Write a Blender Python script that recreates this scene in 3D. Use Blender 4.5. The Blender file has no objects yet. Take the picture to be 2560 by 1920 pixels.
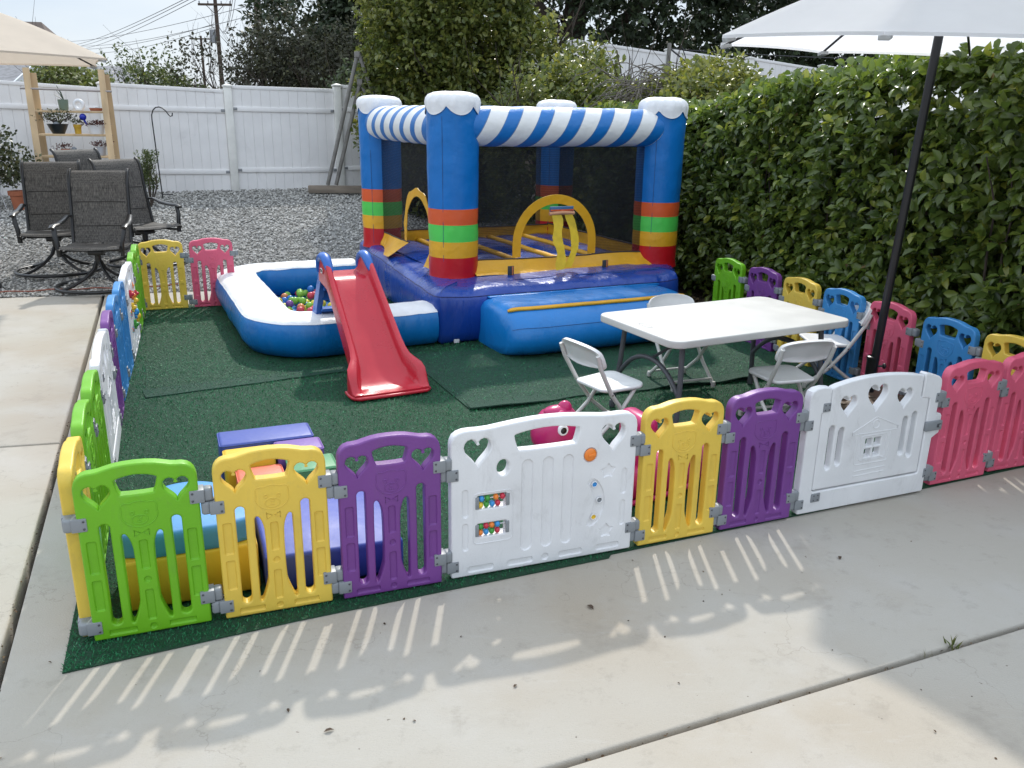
import bpy, bmesh, math, random
import numpy as np
from math import sin, cos, pi, radians, sqrt, atan2, hypot
from mathutils import Vector as V, Matrix, noise

S = bpy.context.scene
COL = S.collection
random.seed(7)
RNG = np.random.default_rng(11)

# ------------------------------------------------------------------ camera
CAM_H = 1.6787
cam_d = bpy.data.cameras.new('camera'); cam = bpy.data.objects.new('camera', cam_d); COL.objects.link(cam)
cam_d.sensor_width = 36.0; cam_d.lens = 36 * 2103 / 2560
cam_d.clip_start = 0.05; cam_d.clip_end = 2000
_p, _r = 0.307, 0.0161
_fw = V((0, cos(_p), -sin(_p))); _rt = V((1, 0, 0)); _up = V((0, sin(_p), cos(_p)))
_r2 = _rt * cos(_r) + _up * sin(_r); _u2 = -_rt * sin(_r) + _up * cos(_r)
_m = Matrix((_r2, _u2, -_fw)).transposed().to_4x4(); _m.translation = V((0, 0, CAM_H))
cam.matrix_world = _m
S.camera = cam

# ------------------------------------------------------------------ world, sun, exposure
SUN_EL, SUN_AZ = radians(43.5), radians(0.4)      # the sun stands straight ahead, behind the yard
w = bpy.data.worlds.new('World'); S.world = w; w.use_nodes = True
nt = w.node_tree
sky = nt.nodes.new('ShaderNodeTexSky'); sky.sky_type = 'NISHITA'; sky.sun_disc = False
sky.sun_elevation = SUN_EL; sky.sun_rotation = SUN_AZ
sky.altitude = 0; sky.air_density = 1.0; sky.dust_density = 1.0; sky.ozone_density = 1.6
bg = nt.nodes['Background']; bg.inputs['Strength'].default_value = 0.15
# thin high haze spread over the blue: pale, nearly even, with faint cloud streaks
_tc = nt.nodes.new('ShaderNodeTexCoord'); _mp = nt.nodes.new('ShaderNodeMapping'); _mp.inputs['Scale'].default_value = (1.0, 1.0, 3.5)
_nz = nt.nodes.new('ShaderNodeTexNoise'); _nz.inputs['Scale'].default_value = 2.2; _nz.inputs['Detail'].default_value = 6; _nz.inputs['Roughness'].default_value = 0.55
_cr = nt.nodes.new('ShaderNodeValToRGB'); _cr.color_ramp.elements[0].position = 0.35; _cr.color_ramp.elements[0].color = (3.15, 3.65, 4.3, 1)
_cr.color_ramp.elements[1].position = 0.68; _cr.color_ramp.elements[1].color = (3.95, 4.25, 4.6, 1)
_mx = nt.nodes.new('ShaderNodeMix'); _mx.data_type = 'RGBA'; _mx.inputs[0].default_value = 0.94
nt.links.new(_tc.outputs['Generated'], _mp.inputs[0]); nt.links.new(_mp.outputs[0], _nz.inputs['Vector']); nt.links.new(_nz.outputs['Fac'], _cr.inputs[0])
# haze scaled by height: brightened overhead for fill light, paler blue towards the horizon
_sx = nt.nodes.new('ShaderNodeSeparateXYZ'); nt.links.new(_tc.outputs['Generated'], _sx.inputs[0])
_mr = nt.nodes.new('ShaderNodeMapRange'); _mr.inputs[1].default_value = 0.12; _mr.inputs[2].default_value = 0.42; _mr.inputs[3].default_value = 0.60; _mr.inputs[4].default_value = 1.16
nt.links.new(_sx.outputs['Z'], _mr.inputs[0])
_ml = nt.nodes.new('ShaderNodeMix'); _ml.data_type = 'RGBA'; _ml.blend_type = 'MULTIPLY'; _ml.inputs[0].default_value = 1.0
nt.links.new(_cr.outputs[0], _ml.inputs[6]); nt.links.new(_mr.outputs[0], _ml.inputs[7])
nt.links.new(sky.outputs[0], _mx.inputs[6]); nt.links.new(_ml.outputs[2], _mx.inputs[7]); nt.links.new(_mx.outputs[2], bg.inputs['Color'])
sun_d = bpy.data.lights.new('sun', 'SUN'); sun_d.energy = 1.4; sun_d.angle = radians(1.5); sun_d.color = (1.0, 0.955, 0.88)
sun = bpy.data.objects.new('sun', sun_d); COL.objects.link(sun)
_sd = V((sin(SUN_AZ) * cos(SUN_EL), cos(SUN_AZ) * cos(SUN_EL), sin(SUN_EL)))
sun.rotation_euler = _sd.to_track_quat('Z', 'Y').to_euler(); sun.location = _sd * 30
S.view_settings.view_transform = 'Standard'; S.view_settings.look = 'None'
S.view_settings.exposure = 1.12; S.view_settings.gamma = 1.0
S.cycles.max_bounces = 8; S.cycles.diffuse_bounces = 4; S.cycles.transparent_max_bounces = 16
S.cycles.sample_clamp_indirect = 6.0

# ------------------------------------------------------------------ materials
MATS = {}
def mat(name, col, rough=0.5, var=0.0, vscale=6.0, bump=0.0, bscale=40.0, metal=0.0, coat=0.0, transl=0.0,
        stretch=(1, 1, 1), spec=0.5, sheen=0.0, rvar=0.0, detail=4.0, scuff=0.0, dirt=(0.16, 0.14, 0.12), sscale=6.0):
    if name in MATS: return MATS[name]
    m = bpy.data.materials.new(name); m.use_nodes = True; MATS[name] = m
    t = m.node_tree; n = t.nodes; l = t.links
    b = n['Principled BSDF']; out = n['Material Output']
    b.inputs['Base Color'].default_value = (*col, 1); b.inputs['Roughness'].default_value = rough
    b.inputs['Metallic'].default_value = metal; b.inputs['Coat Weight'].default_value = coat
    b.inputs['Coat Roughness'].default_value = 0.15; b.inputs['Specular IOR Level'].default_value = spec
    b.inputs['Sheen Weight'].default_value = sheen
    tc = n.new('ShaderNodeTexCoord'); mp = n.new('ShaderNodeMapping'); mp.inputs['Scale'].default_value = stretch
    l.new(tc.outputs['Object'], mp.inputs[0])
    if var > 0 or rvar > 0:
        tx = n.new('ShaderNodeTexNoise'); tx.inputs['Scale'].default_value = vscale; tx.inputs['Detail'].default_value = detail
        l.new(mp.outputs[0], tx.inputs['Vector'])
        if var > 0:
            rp = n.new('ShaderNodeMapRange'); rp.inputs[1].default_value = 0.3; rp.inputs[2].default_value = 0.7
            rp.inputs[3].default_value = 1 - var; rp.inputs[4].default_value = 1 + var
            l.new(tx.outputs['Fac'], rp.inputs[0])
            mx = n.new('ShaderNodeMix'); mx.data_type = 'RGBA'; mx.blend_type = 'MULTIPLY'; mx.inputs[0].default_value = 1
            mx.inputs[6].default_value = (*col, 1); l.new(rp.outputs[0], mx.inputs[7])
            l.new(mx.outputs[2], b.inputs['Base Color'])
        if scuff > 0 and var > 0:      # handling marks and dust in patches of their own shape
            t2 = n.new('ShaderNodeTexNoise'); t2.inputs['Scale'].default_value = sscale; t2.inputs['Detail'].default_value = 9; t2.inputs['Roughness'].default_value = 0.72; t2.inputs['Distortion'].default_value = 0.6
            m2 = n.new('ShaderNodeMapping'); m2.inputs['Scale'].default_value = (1.6, 1.6, 0.7); m2.inputs['Location'].default_value = (3.1, 1.7, 0.4)
            l.new(tc.outputs['Object'], m2.inputs[0]); l.new(m2.outputs[0], t2.inputs['Vector'])
            r3 = n.new('ShaderNodeMapRange'); r3.inputs[1].default_value = 0.56; r3.inputs[2].default_value = 0.74; r3.inputs[3].default_value = 0; r3.inputs[4].default_value = scuff
            l.new(t2.outputs['Fac'], r3.inputs[0]); m3 = n.new('ShaderNodeMix'); m3.data_type = 'RGBA'; m3.inputs[7].default_value = (*dirt, 1)
            l.new(mx.outputs[2], m3.inputs[6]); l.new(r3.outputs[0], m3.inputs[0]); l.new(m3.outputs[2], b.inputs['Base Color'])
        if rvar > 0:
            r2 = n.new('ShaderNodeMapRange'); r2.inputs[1].default_value = 0.3; r2.inputs[2].default_value = 0.7
            r2.inputs[3].default_value = max(0.02, rough - rvar); r2.inputs[4].default_value = min(1, rough + rvar)
            l.new(tx.outputs['Fac'], r2.inputs[0]); l.new(r2.outputs[0], b.inputs['Roughness'])
    if bump > 0:
        tb = n.new('ShaderNodeTexNoise'); tb.inputs['Scale'].default_value = bscale; tb.inputs['Detail'].default_value = 5
        l.new(mp.outputs[0], tb.inputs['Vector'])
        bp = n.new('ShaderNodeBump'); bp.inputs['Strength'].default_value = bump; bp.inputs['Distance'].default_value = 0.02
        l.new(tb.outputs['Fac'], bp.inputs['Height']); l.new(bp.outputs[0], b.inputs['Normal'])
    if transl > 0:
        tr = n.new('ShaderNodeBsdfTranslucent'); ms = n.new('ShaderNodeMixShader'); ms.inputs[0].default_value = transl
        src = b.inputs['Base Color'].links[0].from_socket if b.inputs['Base Color'].links else None
        if src: l.new(src, tr.inputs['Color'])
        else: tr.inputs['Color'].default_value = (*col, 1)
        l.new(b.outputs[0], ms.inputs[1]); l.new(tr.outputs[0], ms.inputs[2]); l.new(ms.outputs[0], out.inputs['Surface'])
    return m

def leaf_mat(name, ramp, rough=0.35, transl=0.3, spec=0.5):
    """tint attribute -> colour of that leaf"""
    m = bpy.data.materials.new(name); m.use_nodes = True
    t = m.node_tree; n = t.nodes; l = t.links; b = n['Principled BSDF']; out = n['Material Output']
    at = n.new('ShaderNodeAttribute'); at.attribute_name = 'tint'
    cr = n.new('ShaderNodeValToRGB'); e = cr.color_ramp.elements
    while len(e) < len(ramp): e.new(0.5)
    for i, (p, c) in enumerate(ramp): e[i].position = p; e[i].color = (*c, 1)
    l.new(at.outputs['Fac'], cr.inputs[0]); l.new(cr.outputs[0], b.inputs['Base Color'])
    b.inputs['Roughness'].default_value = rough; b.inputs['Specular IOR Level'].default_value = spec
    if transl > 0:
        tr = n.new('ShaderNodeBsdfTranslucent'); ms = n.new('ShaderNodeMixShader'); ms.inputs[0].default_value = transl
        hs = n.new('ShaderNodeHueSaturation'); hs.inputs['Value'].default_value = 1.5; hs.inputs['Saturation'].default_value = 1.1
        l.new(cr.outputs[0], hs.inputs['Color']); l.new(hs.outputs[0], tr.inputs['Color'])
        l.new(b.outputs[0], ms.inputs[1]); l.new(tr.outputs[0], ms.inputs[2]); l.new(ms.outputs[0], out.inputs['Surface'])
    return m

# ------------------------------------------------------------------ objects
def tag(o, label=None, cat=None, group=None, kind=None):
    if label: o['label'] = label
    if cat: o['category'] = cat
    if group: o['group'] = group
    if kind: o['kind'] = kind
    return o
def thing(name, label, cat, loc=(0, 0, 0), rotz=0.0, group=None):
    o = bpy.data.objects.new(name, None); COL.objects.link(o); o.empty_display_size = 0.1
    o.location = loc; o.rotation_euler = (0, 0, rotz)
    return tag(o, label, cat, group)
def link_mesh(name, me, parent=None, mats=()):
    o = bpy.data.objects.new(name, me); COL.objects.link(o)
    for m in mats: me.materials.append(m)
    if parent: o.parent = parent
    return o
KIDS = {}
def dup(root, loc, rotz, label, group=None):
    r = root.copy(); COL.objects.link(r); r.location = loc; r.rotation_euler = (0, 0, rotz)
    r['label'] = label
    if group: r['group'] = group
    for ch in [o for o in COL.objects if o.parent == root]:
        c = ch.copy(); COL.objects.link(c); c.parent = r
        for g in [o for o in COL.objects if o.parent == ch]:
            d = g.copy(); COL.objects.link(d); d.parent = c
    return r

class MB:
    """collects shapes, builds ONE mesh object"""
    def __init__(s): s.v = []; s.f = []; s.m = []
    def add(s, vs, fs, mi=0, M=None):
        o = len(s.v)
        s.v += [tuple(M @ V(p)) if M is not None else tuple(p) for p in vs]
        s.f += [tuple(i + o for i in f) for f in fs]
        s.m += [mi] * len(fs) if isinstance(mi, int) else list(mi)
        return s
    def addmesh(s, me, mi=0, M=None):
        return s.add([v.co for v in me.vertices], [tuple(p.vertices) for p in me.polygons], mi, M)
    def box(s, c, d, bev=0.0, mi=0, M=None, seg=2):
        bm = bmesh.new(); bmesh.ops.create_cube(bm, size=1)
        for v in bm.verts: v.co = V((v.co.x * d[0], v.co.y * d[1], v.co.z * d[2]))
        if bev > 0: bmesh.ops.bevel(bm, geom=list(bm.edges), offset=bev, segments=seg, affect='EDGES', profile=0.5)
        T = Matrix.Translation(c)
        bm.verts.index_update()
        s.add([T @ v.co for v in bm.verts], [[v.index for v in f.verts] for f in bm.faces], mi, M); bm.free(); return s
    def tube(s, pts, r, seg=8, mi=0, M=None, caps=True, closed=False, flat=1.0, upv=None):
        pts = [V(p) for p in pts]; n = len(pts); R = r if hasattr(r, '__len__') else [r] * n
        vs = []; fs = []
        prev = None
        for i in range(n):
            if closed: t = (pts[(i + 1) % n] - pts[i - 1])
            else: t = pts[min(i + 1, n - 1)] - pts[max(i - 1, 0)]
            t.normalize()
            if prev is None:
                u = V(upv) if upv else (V((0, 0, 1)) if abs(t.z) < 0.95 else V((1, 0, 0)))
            else: u = prev
            u = (u - t * u.dot(t)).normalized(); prev = u; b = t.cross(u)
            for k in range(seg):
                a = 2 * pi * k / seg
                vs.append(pts[i] + (u * sin(a) * flat + b * cos(a)) * R[i])
        m = n if closed else n - 1
        for i in range(m):
            for k in range(seg):
                a = i * seg + k; b_ = i * seg + (k + 1) % seg; c = ((i + 1) % n) * seg + (k + 1) % seg; d = ((i + 1) % n) * seg + k
                fs.append((a, b_, c, d))
        if caps and not closed:
            fs.append(tuple(range(seg))[::-1]); fs.append(tuple((n - 1) * seg + k for k in range(seg)))
        return s.add(vs, fs, mi, M)
    def lathe(s, prof, seg=24, mi=0, M=None, sx=1.0, sy=1.0, capb=False, capt=False):
        vs = []; fs = []; mm = []
        for r, z in prof:
            for k in range(seg):
                a = 2 * pi * k / seg; vs.append((r * cos(a) * sx, r * sin(a) * sy, z))
        for i in range(len(prof) - 1):
            for k in range(seg):
                k2 = (k + 1) % seg
                fs.append((i * seg + k, i * seg + k2, (i + 1) * seg + k2, (i + 1) * seg + k))
                mm.append(mi if isinstance(mi, int) else mi[i])
        d = mi if isinstance(mi, int) else mi[0]
        if capb: fs.append(tuple(range(seg))[::-1]); mm.append(d)
        if capt: fs.append(tuple((len(prof) - 1) * seg + k for k in range(seg))); mm.append(d if isinstance(mi, int) else mi[-1])
        return s.add(vs, fs, mm, M)
    def sphere(s, c, r, mi=0, seg=16, ring=10, M=None):
        r3 = r if hasattr(r, '__len__') else (r, r, r)
        vs = [(c[0], c[1], c[2] - r3[2])]
        for j in range(1, ring):
            ph = -pi / 2 + pi * j / ring
            for k in range(seg):
                a = 2 * pi * k / seg
                vs.append((c[0] + r3[0] * cos(ph) * cos(a), c[1] + r3[1] * cos(ph) * sin(a), c[2] + r3[2] * sin(ph)))
        vs.append((c[0], c[1], c[2] + r3[2])); fs = []
        for k in range(seg): fs.append((0, 1 + (k + 1) % seg, 1 + k))
        for j in range(ring - 2):
            for k in range(seg):
                a = 1 + j * seg + k; b = 1 + j * seg + (k + 1) % seg; fs.append((a, b, b + seg, a + seg))
        t = len(vs) - 1; o = 1 + (ring - 2) * seg
        for k in range(seg): fs.append((o + k, o + (k + 1) % seg, t))
        return s.add(vs, fs, mi, M)
    def loft(s, rings, mi=0, M=None, closed=True, caps=True, loop=False):
        n = len(rings[0]); vs = [p for r in rings for p in r]; fs = []; mm = []
        R = len(rings)
        for i in range(R if loop else R - 1):
            for k in range(n if closed else n - 1):
                i2 = (i + 1) % R; k2 = (k + 1) % n
                fs.append((i * n + k, i * n + k2, i2 * n + k2, i2 * n + k)); mm.append(mi if isinstance(mi, int) else mi[k])
        if caps and not loop:
            d = mi if isinstance(mi, int) else mi[0]
            fs.append(tuple(range(n))[::-1]); mm.append(d); fs.append(tuple((R - 1) * n + k for k in range(n))); mm.append(d)
        return s.add(vs, fs, mm, M)
    def prism(s, poly, z0, z1, mi=0, M=None):
        n = len(poly); vs = [(x, y, z0) for x, y in poly] + [(x, y, z1) for x, y in poly]
        fs = [tuple(range(n))[::-1], tuple(range(n, 2 * n))] + [(k, (k + 1) % n, n + (k + 1) % n, n + k) for k in range(n)]
        return s.add(vs, fs, mi, M)
    def mesh(s, name, smooth=35):
        me = bpy.data.meshes.new(name); me.from_pydata(s.v, [], s.f)
        if s.m and max(s.m) > 0: me.polygons.foreach_set('material_index', s.m)
        bm = bmesh.new(); bm.from_mesh(me); bmesh.ops.recalc_face_normals(bm, faces=list(bm.faces)); bm.to_mesh(me); bm.free()
        if smooth:
            me.polygons.foreach_set('use_smooth', [True] * len(me.polygons))
            if smooth < 180: me.set_sharp_from_angle(angle=radians(smooth))
        me.update(); return me
    def build(s, name, mats, parent=None, smooth=35):
        return link_mesh(name, s.mesh(name, smooth), parent, mats if isinstance(mats, (list, tuple)) else [mats])

def eval_mesh(o):
    dg = bpy.context.evaluated_depsgraph_get(); dg.update()
    me = bpy.data.meshes.new_from_object(o.evaluated_get(dg), depsgraph=dg); return me
def area2(p): return sum(p[i][0] * p[(i + 1) % len(p)][1] - p[(i + 1) % len(p)][0] * p[i][1] for i in range(len(p))) / 2
def dense(lp, step=0.04):
    dn = []
    for p, q in zip(lp, list(lp[1:]) + [lp[0]]):
        L = hypot(q[0] - p[0], q[1] - p[1])
        if L < 1e-6: continue
        k = max(1, int(L / step)); dn += [(p[0] + (q[0] - p[0]) * i / k, p[1] + (q[1] - p[1]) * i / k) for i in range(k)]
    return dn
def offset_loop(lp, d):
    """move every point to the left of the walking direction by d"""
    out = []; n = len(lp)
    for i in range(n):
        a, b, c = V(lp[i - 1]), V(lp[i]), V(lp[(i + 1) % n]); e1 = (b - a).normalized(); e2 = (c - b).normalized()
        n1, n2 = V((-e1.y, e1.x)), V((-e2.y, e2.x)); m = n1 + n2
        k = 1 + n1.dot(n2)
        out.append(tuple(b + (m / max(k, 0.75)) * d))
    return out
def fill_loops(loops):
    from mathutils.geometry import delaunay_2d_cdt
    vs = []; es = []
    for lp in loops:
        o = len(vs); n = len(lp); vs += [V(p) for p in lp]; es += [(o + i, o + (i + 1) % n) for i in range(n)]
    r = delaunay_2d_cdt(vs, es, [], 0, 1e-6); pts = np.array([(p.x, p.y) for p in r[0]]); fs = [f for f in r[2]]
    cx = np.array([pts[list(f)].mean(0) for f in fs]); c = np.zeros(len(fs), bool)
    for lp in loops:
        n = len(lp)
        for i in range(n):
            (x1, y1), (x2, y2) = lp[i], lp[(i + 1) % n]
            if y1 == y2: continue
            c ^= ((y1 > cx[:, 1]) != (y2 > cx[:, 1])) & (cx[:, 0] < (x2 - x1) * (cx[:, 1] - y1) / (y2 - y1) + x1)
    return [tuple(p) for p in pts], [f for f, k in zip(fs, c) if k]
def plate(loops, half, bev=0.0, res=2, rec_top=(), rec_bot=(), depth=0.004):
    """flat plate with through holes, rounded edges and shallow moulded hollows; in XY, thickness along Z from -half to half"""
    L = []
    for i, lp in enumerate(loops):
        lp = dense([tuple(p[:2]) for p in lp])
        if (area2(lp) > 0) != (i == 0): lp = lp[::-1]
        L.append(lp)
    b = MB()
    def hol(polys):
        q = []
        for p in polys:
            p = dense([tuple(t[:2]) for t in p]); q.append(p if area2(p) < 0 else p[::-1])
        return q
    if half <= 0:
        vs, fs = fill_loops(L); b.add([(x, y, 0) for x, y in vs], fs); return b.mesh('plate', 0)
    prof = [(bev * (1 - sin(pi / 2 * i / (res + 1))), half - bev * (1 - cos(pi / 2 * i / (res + 1)))) for i in range(res + 2)] if bev > 0 else [(0, half)]
    prof = prof + [(d, -z) for d, z in prof[::-1]]
    for lp in L:
        rings = [[(x, y, z) for x, y in offset_loop(lp, d)] for d, z in prof]
        b.loft(rings, 0, caps=False)
    for sg, recs in ((1, hol(rec_top)), (-1, hol(rec_bot))):
        fl = [offset_loop(lp, prof[0][0]) for lp in L] + recs
        vs, fs = fill_loops(fl); b.add([(x, y, sg * half) for x, y in vs], fs)
        for r in recs:
            steps = [(0, 0), (-.0012, .25), (-.003, .8), (-.0045, 1.0)]
            rr = [[(x, y, sg * (half - depth * k)) for x, y in offset_loop(r, d)] for d, k in steps]
            b.loft(rr, 0, caps=False); vs, fs = fill_loops([offset_loop(r, steps[-1][0])]); b.add([(x, y, sg * (half - depth)) for x, y in vs], fs)
    me = b.mesh('plate', 0); bm = bmesh.new(); bm.from_mesh(me); bmesh.ops.remove_doubles(bm, verts=list(bm.verts), dist=2e-5)
    bmesh.ops.recalc_face_normals(bm, faces=list(bm.faces)); bm.to_mesh(me); bm.free(); return me
def weighted(me):
    """bake face-weighted normals so that large flat faces shade flat"""
    a = bpy.data.objects.new('tw', me); COL.objects.link(a)
    md = a.modifiers.new('w', 'WEIGHTED_NORMAL'); md.mode = 'FACE_AREA'; md.weight = 100; md.keep_sharp = True
    r = eval_mesh(a); bpy.data.objects.remove(a); return r
def text_mesh(txt, size, extr=0.0):
    cu = bpy.data.curves.new('tmp', 'FONT'); cu.body = txt; cu.size = size; cu.extrude = extr; cu.align_x = 'CENTER'; cu.align_y = 'CENTER'
    o = bpy.data.objects.new('tmp', cu); COL.objects.link(o); me = eval_mesh(o)
    bpy.data.objects.remove(o); bpy.data.curves.remove(cu); return me
def finish(me, ang=35):
    me.polygons.foreach_set('use_smooth', [True] * len(me.polygons)); me.set_sharp_from_angle(angle=radians(ang)); me.update(); return me
def rot_up():  # XY plate -> stands in XZ, its +Z side looks to -Y
    return Matrix.Rotation(pi / 2, 4, 'X')
def pill(x0, z0, x1, z1, n=6):
    """rounded bar polygon inside the box"""
    w_, h_ = x1 - x0, z1 - z0; r = min(w_, h_) / 2
    return rrect(x0, z0, x1, z1, r * 0.999, n)
def rrect(x0, y0, x1, y1, r, n=5):
    out = []
    for cx, cy, a0 in ((x1 - r, y0 + r, -pi / 2), (x1 - r, y1 - r, 0), (x0 + r, y1 - r, pi / 2), (x0 + r, y0 + r, pi)):
        for i in range(n + 1):
            a = a0 + (pi / 2) * i / n; out.append((cx + r * cos(a), cy + r * sin(a)))
    return out
def ell(cx, cy, rx, ry, n=20): return [(cx + rx * cos(2 * pi * i / n), cy + ry * sin(2 * pi * i / n)) for i in range(n)]
def heart(cx, cy, w_, h_, n=28):
    out = []
    for i in range(n):
        t = 2 * pi * i / n
        x = 16 * sin(t) ** 3; y = 13 * cos(t) - 5 * cos(2 * t) - 2 * cos(3 * t) - cos(4 * t)
        out.append((cx + x / 32 * w_, cy + (y + 2.6) / 29 * h_))
    return out
def smooth_poly(p, it=1):
    for _ in range(it):
        q = []
        for i in range(len(p)):
            a, b = p[i], p[(i + 1) % len(p)]
            q += [(0.75 * a[0] + 0.25 * b[0], 0.75 * a[1] + 0.25 * b[1]), (0.25 * a[0] + 0.75 * b[0], 0.25 * a[1] + 0.75 * b[1])]
        p = q
    return p

# ------------------------------------------------------------------ leaves
def leaf_mesh(name, P, D, N, size, tint, material, parent=None, width=0.5, fine=True, fold=0.12, droop=0.12):
    P = np.asarray(P, float); n = len(P)
    D = D / (np.linalg.norm(D, axis=1, keepdims=True) + 1e-9)
    N = N - D * np.sum(N * D, axis=1, keepdims=True); N /= (np.linalg.norm(N, axis=1, keepdims=True) + 1e-9)
    B = np.cross(N, D)
    if fine:
        base = np.array([(0, 0, 0), (-.42, .3, .5), (0, .3, 0), (.42, .3, .5), (-.45, .66, .4), (0, .66, -.3), (.45, .66, .4), (0, 1, -1)], float)
        faces = [(0, 3, 2), (0, 2, 1), (2, 3, 6, 5), (1, 2, 5, 4), (5, 6, 7), (4, 5, 7)]
    else:
        base = np.array([(0, 0, 0), (-.5, .5, .4), (0, 1, -.6), (.5, .5, .4)], float); faces = [(0, 3, 1), (3, 2, 1)]
    size = np.asarray(size, float).reshape(-1, 1, 1)
    wv = (width * (0.85 + 0.3 * RNG.random(n))).reshape(-1, 1, 1)
    zz = np.where(base[:, 2] > 0, base[:, 2] * fold * 2, base[:, 2] * droop)
    co = P[:, None, :] + size * (base[None, :, 0:1] * wv * B[:, None, :] + base[None, :, 1:2] * D[:, None, :] + zz[None, :, None] * N[:, None, :])
    nv = len(base); co = co.reshape(-1, 3)
    lens = [len(f) for f in faces]; flat = np.concatenate([np.array(f) for f in faces])
    loops = (np.arange(n)[:, None] * nv + flat[None, :]).ravel().astype(np.int32)
    tot = np.tile(np.array(lens, np.int32), n); start = np.concatenate([[0], np.cumsum(tot)[:-1]]).astype(np.int32)
    me = bpy.data.meshes.new(name); me.vertices.add(len(co)); me.vertices.foreach_set('co', co.ravel().astype(np.float32))
    me.loops.add(len(loops)); me.loops.foreach_set('vertex_index', loops)
    me.polygons.add(len(tot)); me.polygons.foreach_set('loop_start', start); me.polygons.foreach_set('loop_total', tot)
    at = me.attributes.new('tint', 'FLOAT', 'FACE'); at.data.foreach_set('value', np.repeat(np.asarray(tint, np.float32), len(faces)))
    me.polygons.foreach_set('use_smooth', np.ones(len(tot), bool)); me.update(calc_edges=True); me.validate()
    return link_mesh(name, me, parent, [material])
def unit(a): return a / (np.linalg.norm(a, axis=-1, keepdims=True) + 1e-9)
def sprigs(C, AX, per, spread, length):
    """leaf positions/directions along short twigs: C twig bases, AX twig axes"""
    k = len(C); t = np.tile(np.linspace(0.15, 1, per), k); i = np.repeat(np.arange(k), per)
    ax = unit(AX)[i]; r = RNG.normal(size=(len(i), 3)); side = unit(r - ax * np.sum(r * ax, 1, keepdims=True))
    P = C[i] + ax * (t * length)[:, None] + side * 0.01
    D = unit(ax * (0.35 + 0.5 * t[:, None]) + side * spread)
    return P, D, i

# ================================================================== ground
GEP, GED = (-3.78, 7.96), (0.9656, 0.26)
def gz(x, y):
    d = (x - GEP[0]) * -GED[1] + (y - GEP[1]) * GED[0]
    f = min(1, max(0, (-x - 1.2) / 1.2))
    return 0.068 * max(0, d) * f
def lineX(a, b):
    (p, d), (q, e) = a, b
    den = d[0] * e[1] - d[1] * e[0]
    t = ((q[0] - p[0]) * e[1] - (q[1] - p[1]) * e[0]) / den
    return (p[0] + d[0] * t, p[1] + d[1] * t)
def off(l, k):  # shift a line to its left by k
    (p, d) = l; n = hypot(*d); return ((p[0] - d[1] / n * k, p[1] + d[0] / n * k), d)

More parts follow.
